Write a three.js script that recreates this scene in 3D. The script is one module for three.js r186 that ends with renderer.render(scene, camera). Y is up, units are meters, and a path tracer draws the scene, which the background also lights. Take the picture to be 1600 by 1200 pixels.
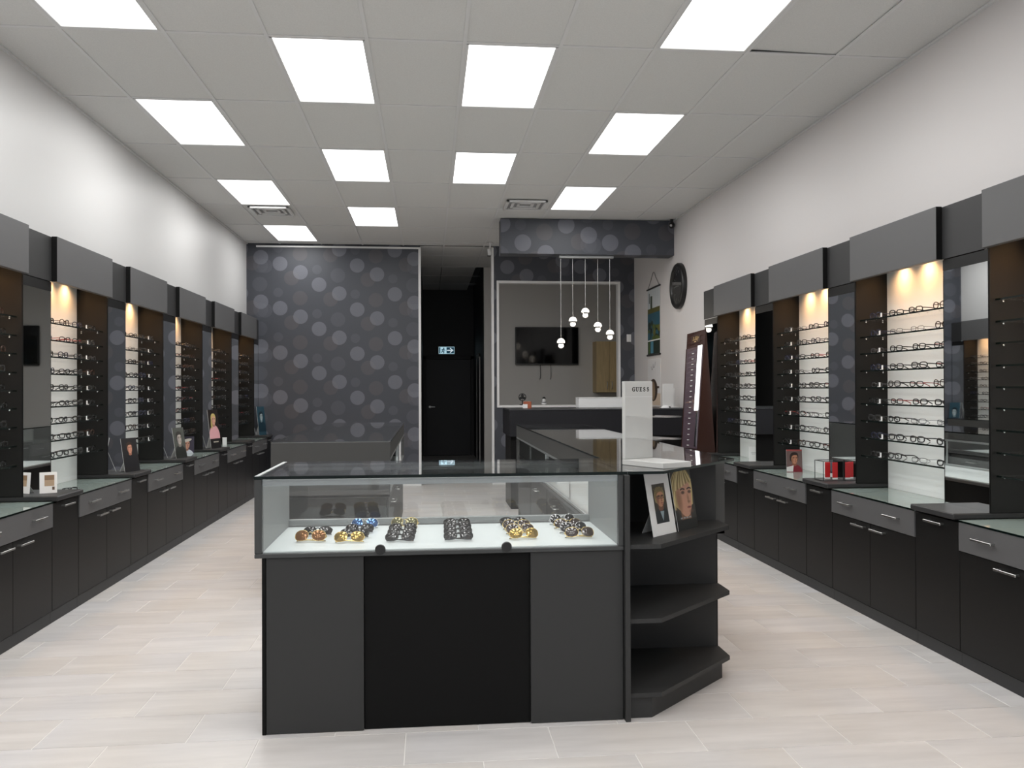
import * as THREE from 'three';
import { mergeGeometries } from 'three/addons/utils/BufferGeometryUtils.js';
import { RectAreaLightUniformsLib } from 'three/addons/lights/RectAreaLightUniformsLib.js';

// ───────────────────────── camera, sky, exposure, ceiling light levels ─────────────────────────
const scene = new THREE.Scene();
const camera = new THREE.PerspectiveCamera(2 * Math.atan(600 / 1317.6) * 180 / Math.PI, 4 / 3, 0.05, 200);
camera.rotation.order = 'YXZ';
camera.position.set(0, 1.46, 0);
camera.rotation.set(0.005725, -0.098078, -0.003777);
scene.add(camera);
scene.background = new THREE.Color().setRGB(0.55, 0.62, 0.70);           // overcast daylight beyond the shop front
const renderer = new THREE.WebGLRenderer({ antialias: true });
renderer.toneMapping = THREE.LinearToneMapping;
renderer.toneMappingExposure = 1.0;
renderer.shadowMap.enabled = true;
RectAreaLightUniformsLib.init();
const PANEL_LIGHT = 6.2, PANEL_GLOW = 2.6, SPOT_LIGHT = 0.68, CASE_LED = 0.8, PENDANT_LIGHT = 0.12;

// ───────────────────────── helpers ─────────────────────────
let seed = 20240611;
const rnd = () => { seed = (seed + 0x6D2B79F5) | 0; let t = Math.imul(seed ^ (seed >>> 15), 1 | seed); t = (t + Math.imul(t ^ (t >>> 7), 61 | t)) ^ t; return ((t ^ (t >>> 14)) >>> 0) / 4294967296; };
const rr = (a, b) => a + (b - a) * rnd();
const V = (x, y, z) => new THREE.Vector3(x, y, z);

function triGeo(tris) {                               // tris: list of [a,b,c] Vector3; flat normals; uv in metres by main direction
  const pos = [], nor = [], uv = [];
  for (const [a, b, c] of tris) {
    const n = b.clone().sub(a).cross(c.clone().sub(a)).normalize();
    const ax = Math.abs(n.x), ay = Math.abs(n.y), az = Math.abs(n.z);
    for (const p of [a, b, c]) {
      pos.push(p.x, p.y, p.z); nor.push(n.x, n.y, n.z);
      if (ay >= ax && ay >= az) uv.push(p.x, p.z); else if (ax >= az) uv.push(p.z, p.y); else uv.push(p.x, p.y);
    }
  }
  const g = new THREE.BufferGeometry();
  g.setAttribute('position', new THREE.Float32BufferAttribute(pos, 3));
  g.setAttribute('normal', new THREE.Float32BufferAttribute(nor, 3));
  g.setAttribute('uv', new THREE.Float32BufferAttribute(uv, 2));
  return g;
}
function smooth(g) {                                    // average the normals of shared corners
  const p = g.attributes.position, n = g.attributes.normal, m = new Map(), key = i => `${Math.round(p.getX(i) * 1e5)},${Math.round(p.getY(i) * 1e5)},${Math.round(p.getZ(i) * 1e5)}`;
  for (let i = 0; i < p.count; i++) { const k = key(i), v = m.get(k) ?? V(0, 0, 0); v.add(V(n.getX(i), n.getY(i), n.getZ(i))); m.set(k, v); }
  for (let i = 0; i < p.count; i++) { const v = m.get(key(i)).clone().normalize(); n.setXYZ(i, v.x, v.y, v.z); }
  return g;
}
function convexTris(polys, centre) {                  // polygons turned to face away from the centre
  const out = [];
  for (const p of polys) {
    const m = p.reduce((s, q) => s.add(q), V(0, 0, 0)).multiplyScalar(1 / p.length);
    const n = p[1].clone().sub(p[0]).cross(p[2].clone().sub(p[0]));
    const q = n.dot(m.clone().sub(centre)) < 0 ? [...p].reverse() : p;
    for (let i = 1; i + 1 < q.length; i++) out.push([q[0], q[i], q[i + 1]]);
  }
  return out;
}
function bx(x0, x1, y0, y1, z0, z1, c = 0.0015) {      // box with chamfered edges
  if (x0 > x1) [x0, x1] = [x1, x0]; if (y0 > y1) [y0, y1] = [y1, y0]; if (z0 > z1) [z0, z1] = [z1, z0];
  const C = [(x0 + x1) / 2, (y0 + y1) / 2, (z0 + z1) / 2], H = [(x1 - x0) / 2, (y1 - y0) / 2, (z1 - z0) / 2];
  c = Math.min(c, H[0] * 0.6, H[1] * 0.6, H[2] * 0.6);
  const P = (a, s) => V(...[0, 1, 2].map(i => C[i] + s[i] * (H[i] - (i === a ? 0 : c))));
  const polys = [];
  for (let a = 0; a < 3; a++) for (const s of [-1, 1]) {
    const b = (a + 1) % 3, d = (a + 2) % 3;
    polys.push([[-1, -1], [1, -1], [1, 1], [-1, 1]].map(([u, v]) => { const k = [0, 0, 0]; k[a] = s; k[b] = u; k[d] = v; return P(a, k); }));
  }
  if (c > 0) {
    for (const [a, b, d] of [[0, 1, 2], [1, 2, 0], [2, 0, 1]]) for (const s of [-1, 1]) for (const t of [-1, 1]) {
      const k1 = [0, 0, 0], k2 = [0, 0, 0]; k1[a] = k2[a] = s; k1[b] = k2[b] = t; k1[d] = -1; k2[d] = 1;
      polys.push([P(a, k1), P(a, k2), P(b, k2), P(b, k1)]);
    }
    for (const s of [-1, 1]) for (const t of [-1, 1]) for (const u of [-1, 1]) polys.push([P(0, [s, t, u]), P(1, [s, t, u]), P(2, [s, t, u])]);
  }
  return triGeo(convexTris(polys, V(...C)));
}
function prism(pts, y0, y1) {                         // vertical prism over an outline of [x, z]
  const n = pts.length, sh = new THREE.Shape(pts.map(([x, z]) => new THREE.Vector2(x, z)));
  const faces = THREE.ShapeUtils.triangulateShape(sh.getPoints(), []), tr = [];
  const up = (a, b, c, want) => { const n1 = b.clone().sub(a).cross(c.clone().sub(a)); tr.push(n1.dot(want) < 0 ? [a, c, b] : [a, b, c]); };
  for (const f of faces) { const p = f.map(i => pts[i]);
    up(V(p[0][0], y1, p[0][1]), V(p[1][0], y1, p[1][1]), V(p[2][0], y1, p[2][1]), V(0, 1, 0));
    up(V(p[0][0], y0, p[0][1]), V(p[1][0], y0, p[1][1]), V(p[2][0], y0, p[2][1]), V(0, -1, 0)); }
  const area = pts.reduce((s, p, i) => s + p[0] * pts[(i + 1) % n][1] - pts[(i + 1) % n][0] * p[1], 0);
  for (let i = 0; i < n; i++) { const a = pts[i], b = pts[(i + 1) % n], e = [b[0] - a[0], b[1] - a[1]], w = area > 0 ? V(e[1], 0, -e[0]) : V(-e[1], 0, e[0]);
    const A = V(a[0], y0, a[1]), B = V(b[0], y0, b[1]), C = V(b[0], y1, b[1]), D = V(a[0], y1, a[1]);
    up(A, B, C, w); up(A, C, D, w); }
  return triGeo(tr);
}
function clean(g) {
  let h = g.index ? g.toNonIndexed() : g;
  for (const k of Object.keys(h.attributes)) if (!['position', 'normal', 'uv'].includes(k)) h.deleteAttribute(k);
  if (!h.attributes.uv) h.setAttribute('uv', new THREE.Float32BufferAttribute(new Float32Array(h.attributes.position.count * 2), 2));
  return h;
}
const merge = l => l.length === 1 ? l[0] : mergeGeometries(l.map(clean), false);
function tube(pts, r, seg = 12, rad = 5, closed = false) { return clean(new THREE.TubeGeometry(new THREE.CatmullRomCurve3(pts.map(p => p.isVector3 ? p : V(...p)), closed), seg, r, rad, closed)); }
function cyl(r0, r1, h, x, y, z, n = 16, axis = 'y') { const g = new THREE.CylinderGeometry(r1, r0, h, n); if (axis === 'x') g.rotateZ(Math.PI / 2); if (axis === 'z') g.rotateX(Math.PI / 2); g.translate(x, y, z); return clean(g); }
function face(w, h, x = 0, y = 0, z = 0) { const g = new THREE.PlaneGeometry(w, h); g.translate(x, y, z); return clean(g); }

const used = new Map();
const numbered = n => { const k = used.get(n) ?? 0; used.set(n, k + 1); return k ? `${n}_${String(k).padStart(3, '0')}` : n; };
const shade = m => { m.castShadow = true; m.receiveShadow = true; return m; };
function part(parent, name, geo, mat, kind) { const m = shade(new THREE.Mesh(Array.isArray(geo) ? merge(geo) : geo, mat)); m.name = name; parent.add(m); if (kind) m.userData.kind = kind; return m; }
function thing(name, label, category, [x, y, z] = [0, 0, 0], turn = 0, group) {
  const o = new THREE.Group(); o.name = numbered(name); o.position.set(x, y, z); o.rotation.y = turn; scene.add(o);
  o.userData = { label, category }; if (group) o.userData.group = group; return o;
}
function struct(name, geo, mat, label, category = 'wall') {
  const m = geo ? shade(new THREE.Mesh(Array.isArray(geo) ? merge(geo) : geo, mat)) : new THREE.Group();
  m.name = name; m.userData = { kind: 'structure', label, category }; scene.add(m); return m;
}
function copyOf(o, name, label, group, [x, y, z], turn) { const c = o.clone(); c.name = numbered(name); c.position.set(x, y, z); c.rotation.set(0, turn, 0); c.userData = { ...o.userData, label, group }; scene.add(c); return c; }

// ───────────────────────── materials ─────────────────────────
const lin = (r, g, b) => new THREE.Color().setRGB(r, g ?? r, b ?? r);
const std = (c, roughness, o = {}) => new THREE.MeshStandardMaterial({ color: c, roughness, ...o });
const phy = (c, roughness, o = {}) => new THREE.MeshPhysicalMaterial({ color: c, roughness, ...o });
function noiseTex(n, fn, srgb, rx, ry) {               // computed tile texture; fn(u,v) -> [r,g,b] 0..1
  const d = new Uint8Array(n * n * 4);
  for (let j = 0; j < n; j++) for (let i = 0; i < n; i++) { const c = fn(i / n, j / n, i, j); for (let k = 0; k < 3; k++) d[(j * n + i) * 4 + k] = Math.max(0, Math.min(255, c[k] * 255)); d[(j * n + i) * 4 + 3] = 255; }
  const t = new THREE.DataTexture(d, n, n); t.wrapS = t.wrapT = THREE.RepeatWrapping; t.magFilter = THREE.LinearFilter; t.minFilter = THREE.LinearMipmapLinearFilter; t.generateMipmaps = true;
  if (srgb) t.colorSpace = THREE.SRGBColorSpace; t.repeat.set(rx, ry); t.needsUpdate = true; return t;
}
function vnoise(cellsX, cellsY) {                      // tiling value noise
  const g = Array.from({ length: cellsX * cellsY }, rnd);
  return (u, v) => { const x = u * cellsX, y = v * cellsY, i = Math.floor(x), j = Math.floor(y), f = x - i, h = y - j, s = f * f * (3 - 2 * f), t = h * h * (3 - 2 * h);
    const q = (a, b) => g[((b % cellsY + cellsY) % cellsY) * cellsX + ((a % cellsX + cellsX) % cellsX)];
    return (q(i, j) * (1 - s) + q(i + 1, j) * s) * (1 - t) + (q(i, j + 1) * (1 - s) + q(i + 1, j + 1) * s) * t; };
}
function canvasTex(w, h, draw) { const c = document.createElement('canvas'); c.width = w; c.height = h; draw(c.getContext('2d'), w, h); const t = new THREE.CanvasTexture(c); t.colorSpace = THREE.SRGBColorSpace; t.magFilter = THREE.LinearFilter; return t; }

const s1 = vnoise(6, 40), s2 = vnoise(14, 110), s3 = vnoise(4, 9), s4 = vnoise(60, 300);
const floorMap = noiseTex(1024, (u, v) => {             // streaky pale porcelain, streaks along x
  const a = s1(u, v) * 0.45 + s2(u, v) * 0.25 + s3(u, v) * 0.2 + s4(u, v) * 0.1; const k = 0.815 + (a - 0.5) * 0.11; const w = s3(v, u) - 0.5;
  return [k + 0.012 * w + 0.004, k - 0.012, k - 0.022 - 0.02 * w];
}, true, 1 / 2.4, 1 / 2.4);
const m1 = vnoise(90, 260), m2 = vnoise(240, 240);
const fleck = noiseTex(512, (u, v) => { const k = 0.93 + 0.1 * (m2(u, v) - 0.5) + 0.05 * (m1(u, v) - 0.5); return [k, k, k]; }, false, 1 / 0.6, 1 / 0.6);
const paintBump = noiseTex(512, (u, v) => { const k = 0.5 + 0.5 * (m2(u, v) - 0.5); return [k, k, k]; }, false, 1 / 0.5, 1 / 0.5);
const woodS = vnoise(60, 5), woodT = vnoise(160, 8);
const woodMap = noiseTex(512, (u, v) => { const k = 0.80 + 0.07 * (woodS(u, v) - 0.5) + 0.05 * (woodT(u, v) - 0.5); return [k, k * 0.88, k * 0.66]; }, true, 1 / 0.7, 1 / 0.7);
const melBump = noiseTex(256, (u, v) => { const k = m2(u, v); return [k, k, k]; }, false, 1 / 0.25, 1 / 0.25);

const M = {
  wallPaint: std(lin(0.60, 0.596, 0.592), 0.46, { bumpMap: paintBump, bumpScale: 0.0003 }),
  wallPaintR: std(lin(0.64, 0.615, 0.61), 0.46, { bumpMap: paintBump, bumpScale: 0.0003 }),
  greyPaint: std(lin(0.60, 0.585, 0.56), 0.6, { bumpMap: paintBump, bumpScale: 0.0003 }),
  darkPaint: std(lin(0.045, 0.045, 0.047), 0.6),
  doorPaint: std(lin(0.035, 0.036, 0.042), 0.5),
  trimWhite: std(lin(0.78), 0.4),
  tile: std(lin(0.70, 0.70, 0.685), 0.95, { map: fleck, bumpMap: fleck, bumpScale: 0.0006 }),
  tee: std(lin(0.66), 0.6),
  ventGrey: std(lin(0.3), 0.7),
  plenum: std(lin(0.08), 0.9),
  grout: std(lin(0.80, 0.78, 0.75), 0.7),
  floor: std(lin(0.98), 0.36, { map: floorMap }),
  black: phy(lin(0.0058, 0.0058, 0.0058), 0.42, { specularIntensity: 0.5, bumpMap: melBump, bumpScale: 0.0002 }),
  blackMatte: phy(lin(0.004), 0.6, { specularIntensity: 0.3 }),
  grey: phy(lin(0.104, 0.104, 0.106), 0.45, { specularIntensity: 0.5, bumpMap: melBump, bumpScale: 0.0002 }),
  midGrey: phy(lin(0.034, 0.034, 0.035), 0.45, { specularIntensity: 0.5, bumpMap: melBump, bumpScale: 0.0002 }),
  sidePanel: phy(lin(0.0115, 0.011, 0.0105), 0.4, { specularIntensity: 0.5 }),
  standWhite: std(lin(0.50, 0.50, 0.485), 0.5),
  endGrey: phy(lin(0.068, 0.068, 0.066), 0.45, { specularIntensity: 0.5 }),
  pedestal: phy(lin(0.036, 0.0365, 0.0365), 0.45, { specularIntensity: 0.5, bumpMap: melBump, bumpScale: 0.0002 }),
  caseGrey: phy(lin(0.055, 0.057, 0.057), 0.4, { specularIntensity: 0.5 }),
  liner: std(lin(0.26, 0.275, 0.275), 0.5),
  whiteLam: std(lin(0.88, 0.90, 0.89), 0.35),
  deck: std(lin(0.66, 0.71, 0.71), 0.4),
  paleGlass: phy(lin(0.30, 0.37, 0.35), 0.03, { ior: 1.5 }),
  glass: phy(lin(0.995, 1.0, 0.998), 0.0, { transmission: 1, thickness: 0, ior: 1.5 }),
  clear: phy(lin(0.99), 0.0, { transmission: 1, thickness: 0, ior: 1.5 }),
  glassEdge: phy(lin(0.002, 0.006, 0.005), 0.2, { specularIntensity: 0.6 }),
  mirror: std(lin(0.86, 0.88, 0.88), 0.015, { metalness: 1 }),
  steel: std(lin(0.55, 0.55, 0.54), 0.28, { metalness: 1 }),
  alu: std(lin(0.62, 0.64, 0.64), 0.35, { metalness: 1 }),
  chrome: std(lin(0.8), 0.08, { metalness: 1 }),
  panelGlow: new THREE.MeshStandardMaterial({ color: 0xffffff, emissive: new THREE.Color().setRGB(1, 1, 0.99), emissiveIntensity: PANEL_GLOW, roughness: 0.6 }),
  puckGlow: new THREE.MeshStandardMaterial({ color: 0xffffff, emissive: new THREE.Color().setRGB(1, 0.72, 0.42), emissiveIntensity: 4, roughness: 0.6 }),
  stripGlow: new THREE.MeshStandardMaterial({ color: 0xffffff, emissive: new THREE.Color().setRGB(0.95, 1, 1), emissiveIntensity: 0.8, roughness: 0.6 }),
  globeGlow: new THREE.MeshStandardMaterial({ color: 0xffffff, emissive: new THREE.Color().setRGB(1, 0.93, 0.84), emissiveIntensity: 1.3, roughness: 0.4 }),
  white: std(lin(0.78), 0.5),
  paper: std(lin(0.80, 0.80, 0.79), 0.6),
  screen: phy(lin(0.003), 0.05, { specularIntensity: 0.5 }),
  plasticBlack: std(lin(0.01), 0.35),
  brown: phy(lin(0.036, 0.012, 0.008), 0.4, { specularIntensity: 0.6 }),
  purple: phy(lin(0.085, 0.060, 0.075), 0.15, { clearcoat: 0.5 }),
  maple: std(lin(0.9), 0.5, { map: woodMap }),
  red: std(lin(0.52, 0.012, 0.016), 0.45),
  desk: phy(lin(0.016, 0.016, 0.019), 0.4, { specularIntensity: 0.5 }),
  deskTop: phy(lin(0.04, 0.041, 0.045), 0.3, { specularIntensity: 0.6 }),
  orange: std(lin(0.35, 0.09, 0.04), 0.6),
};

// wallpaper: dark slate with pale hatched discs, one repeat = 2.27 m x 0.664 m
const wallpaperTex = canvasTex(2048, 600, (c, w, h) => {
  c.fillStyle = '#54575f'; c.fillRect(0, 0, w, h);
  for (let i = 0; i < 5000; i++) { c.fillStyle = rnd() < 0.5 ? 'rgba(110,112,124,0.07)' : 'rgba(50,50,58,0.08)'; c.fillRect(rnd() * w, rnd() * h, 1 + rnd() * 2, 4 + rnd() * 18); }
  const k = w / 776, k2 = h / 227;
  const disc = (x, y, r, base, line) => {
    for (const dx of [-776, 0, 776]) for (const dy of [-227, 0, 227]) {
      const X = (x - 225 + dx) * k, Y = (y - 127 + dy) * k2, R = r * k; if (X < -R || X > w + R || Y < -R || Y > h + R) continue;
      c.save(); c.beginPath(); c.arc(X, Y, R, 0, 6.2832); c.fillStyle = base; c.fill(); c.clip(); c.strokeStyle = line; c.lineWidth = 1.6;
      for (let q = 0; q < 4; q++) { const cx = X + (q % 2 ? 0.5 : -0.4) * R, cy = Y + (q < 2 ? -0.6 : 0.5) * R; for (let rad = 6; rad < R * 1.6; rad += 9) { c.beginPath(); c.arc(cx, cy, rad, 0, 6.2832); c.stroke(); } }
      c.restore();
    }
  };
  const dim = ['rgba(112,108,108,0.42)', 'rgba(130,126,124,0.10)'], cool = ['rgba(112,114,122,0.36)', 'rgba(130,132,140,0.10)'], bright = ['rgba(140,142,152,0.62)', 'rgba(196,198,208,0.16)'];
  for (const [x, y] of [[282, 313], [325, 415], [478, 420], [668, 318], [708, 423], [862, 465]]) disc(x, y, 37, ...dim);
  for (const [x, y] of [[515, 297], [900, 345], [925, 252], [128 + 776, 250]]) disc(x, y, 37, ...cool);
  for (const [x, y] of [[410, 268], [215, 387], [795, 312], [603, 393]]) disc(x, y, 24, ...cool);
  for (const [x, y] of [[225, 240], [327, 283], [420, 345], [522, 390], [613, 245], [714, 290], [805, 392], [905, 435]]) disc(x, y, 37, ...bright);
});
wallpaperTex.wrapS = wallpaperTex.wrapT = THREE.RepeatWrapping; wallpaperTex.repeat.set(1 / 2.27, 1 / 0.664); wallpaperTex.offset.set(0.972, 0.472);
M.wallpaper = std(lin(0.56, 0.565, 0.58), 0.5, { map: wallpaperTex });

// ───────────────────────── the room shell ─────────────────────────
const CEIL = 3.638, XL = -2.695, XLB = -2.77, XR = 3.18, ZF = 2.06, ZB = -12.85, X0 = -2.209, Z0 = -5.294;
struct('wall_left', [bx(XL - 0.25, XL, 2.42, CEIL + 0.1, ZB - 0.1, ZF, 0), bx(XL - 0.25, XLB, 0, 2.42, ZB - 0.1, ZF, 0)], M.wallPaint, 'white painted left wall above the frame displays');
struct('wall_right', bx(XR, XR + 0.2, 0, CEIL + 0.1, ZB - 0.1, ZF, 0), M.wallPaintR, 'white painted right wall with the clock');
const backL = struct('wall_back', bx(XL, -0.132, 0, CEIL + 0.1, ZB - 0.12, ZB, 0), M.wallpaper, 'dark wallpaper with pale discs left of the corridor');
const OX0 = 1.063, OX1 = 2.925, OY0 = 1.205, OY1 = 3.085, CX1 = 0.985;
const backR = struct('wall_partition', [bx(CX1, OX0, 0, CEIL + 0.1, ZB - 0.12, ZB, 0), bx(OX1, XR, 0, CEIL + 0.1, ZB - 0.12, ZB, 0), bx(OX0, OX1, 0, OY0, ZB - 0.12, ZB, 0), bx(OX0, OX1, OY1, CEIL + 0.1, ZB - 0.12, ZB, 0)], M.wallpaper, 'dark wallpapered partition with a framed pass-through opening');
struct('trim_1', [bx(OX0 - 0.03, OX1 + 0.03, OY1 - 0.005, OY1 + 0.03, ZB - 0.13, ZB + 0.015), bx(OX0 - 0.03, OX1 + 0.03, OY0 - 0.03, OY0 + 0.005, ZB - 0.13, ZB + 0.02),
  bx(OX0 - 0.03, OX0 + 0.005, OY0, OY1, ZB - 0.13, ZB + 0.015), bx(OX1 - 0.005, OX1 + 0.03, OY0, OY1, ZB - 0.13, ZB + 0.015)], M.trimWhite, 'white frame around the pass-through opening', 'trim');
struct('trim_2', bx(-0.155, -0.118, 0, CEIL - 0.03, ZB - 0.125, ZB + 0.012), M.trimWhite, 'white corner trim on the left of the corridor', 'trim');
struct('trim_3', bx(0.955, 0.99, 0, CEIL - 0.02, ZB - 0.125, ZB + 0.012), M.trimWhite, 'white corner trim on the right of the corridor', 'trim');
struct('trim_4', bx(-2.55, -0.118, CEIL - 0.055, CEIL - 0.03, ZB, ZB + 0.03), M.trimWhite, 'thin white trim along the top of the wallpapered wall', 'trim');
struct('baseboard_back', [bx(XL, -0.155, 0, 0.1, ZB, ZB + 0.014), bx(0.99, XR, 0, 0.1, ZB, ZB + 0.014)], M.trimWhite, 'white baseboard under the wallpaper', 'baseboard');
// corridor and room behind the partition
const ZT = -15.1, ZE = -18.6;
struct('wall_corridor_left', bx(-0.332, -0.132, 0, CEIL + 0.1, ZE - 0.1, ZB - 0.12, 0), M.darkPaint, 'dark left wall of the corridor');
struct('wall_corridor_right', bx(0.985, 1.1, 0, CEIL + 0.1, ZE - 0.1, ZT - 0.12, 0), M.darkPaint, 'dark right wall of the corridor');
struct('wall_corridor_end', bx(-0.332, 1.1, 0, CEIL + 0.1, ZE - 0.2, ZE, 0), M.darkPaint, 'dark end wall of the corridor');
struct('wall_rear', bx(0.985, 3.9, 0, CEIL + 0.1, ZT - 0.12, ZT, 0), M.greyPaint, 'grey wall behind the television');
struct('wall_rear_right', bx(3.7, 3.9, 0, CEIL + 0.1, ZT, ZB - 0.12, 0), M.greyPaint, 'grey side wall of the room behind the opening');
struct('wall_rear_front', bx(XR + 0.0, 3.9, 0, CEIL + 0.1, ZB - 0.12, ZB - 0.02, 0), M.greyPaint, 'return wall of the room behind the opening');
// shop front behind the viewer
struct('wall_front', [bx(XL - 0.25, -2.3, 0, CEIL + 0.1, ZF, ZF + 0.2, 0), bx(2.8, XR + 0.2, 0, CEIL + 0.1, ZF, ZF + 0.2, 0), bx(-2.3, 2.8, 2.75, CEIL + 0.1, ZF, ZF + 0.2, 0), bx(-2.3, 2.8, 0, 0.35, ZF, ZF + 0.2, 0)], M.wallPaint, 'shop front wall around the windows');
for (const [i, x0, x1] of [[1, -2.3, -0.6], [2, -0.6, 1.1], [3, 1.1, 2.8]]) {
  const w = struct(`window_${i}`, null, null, ['left', 'middle', 'right'][i - 1] + ' shop window behind the viewer', 'window');
  part(w, 'window_frame', [bx(x0, x0 + 0.05, 0.35, 2.75, ZF + 0.05, ZF + 0.12), bx(x1 - 0.05, x1, 0.35, 2.75, ZF + 0.05, ZF + 0.12), bx(x0, x1, 0.35, 0.4, ZF + 0.05, ZF + 0.12), bx(x0, x1, 2.7, 2.75, ZF + 0.05, ZF + 0.12)], M.alu);
  part(w, 'pane', bx(x0 + 0.05, x1 - 0.05, 0.4, 2.7, ZF + 0.08, ZF + 0.086, 0), M.clear);
}

// floor: running-bond porcelain tiles, 0.608 x 0.308, each near one a mesh
const floor = struct('floor', bx(XL - 0.25, 3.9, -0.12, -0.0022, ZE - 0.1, ZF + 0.2, 0), M.grout, 'pale streaky porcelain floor tiles laid in running bond', 'floor');
{
  const TX = 0.608, TZ = 0.3083, G = 0.0022, far = [], base = new Map();
  const slab = (x0, x1, z0, z1, ou, ov) => {
    const g = bx(x0, x1, -0.01, 0, z0, z1, 0.0008), uv = g.attributes.uv, p = g.attributes.position;
    for (let i = 0; i < uv.count; i++) uv.setXY(i, p.getX(i) - x0 + ou, p.getZ(i) - z0 + ov); return g;
  };
  for (let r = -18; r < 52; r++) {
    const za = -3.31 - r * TZ, zb = za - TZ, off = (r % 2 === 0) ? -0.102 : 0.207;
    if (za > ZF || zb < ZE) continue;
    const xl = za < ZB ? -0.13 : XLB, xr = zb < ZB ? 3.7 : XR;
    for (let k = -7; k < 8; k++) {
      const x0 = Math.max(off + k * TX, xl) + G, x1 = Math.min(off + (k + 1) * TX, xr) - G; if (x1 - x0 < 0.02) continue;
      const ou = Math.floor(rnd() * 24) / 10, ov = Math.floor(rnd() * 24) / 10;
      const near = za < -2.7 && zb > -8.2 && x1 > -2.4 && x0 < 2.8;
      if (near) part(floor, 'floor_tile', slab(x0, x1, zb + G, za - G, ou, ov), M.floor);
      else far.push(slab(x0, x1, zb + G, za - G, ou, ov));
    }
  }
  part(floor, 'far_floor_tiles', far, M.floor, 'stuff');
}

// ceiling: lay-in tiles on a white tee grid, with lit troffers and vents
const ceiling = struct('ceiling', [bx(XL - 0.25, XR + 0.2, CEIL + 0.12, CEIL + 0.3, ZB - 0.12, ZF + 0.2, 0), bx(-0.33, 3.9, CEIL + 0.12, CEIL + 0.3, ZE - 0.2, ZB - 0.12, 0)], M.plenum, 'suspended ceiling of white tiles in a tee grid', 'ceiling');
const litCells = [];
for (let r = -6; r <= 5; r++) { const even = ((r % 2) + 2) % 2 === 0; for (const k of even ? [2, 4] : [0, 6]) { if (r === 4 && k === 4) continue; if (r === 5 && k === 6) continue; litCells.push([k, r]); } }
const isLit = (k, r) => litCells.some(([a, b]) => a === k && b === r);

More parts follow.
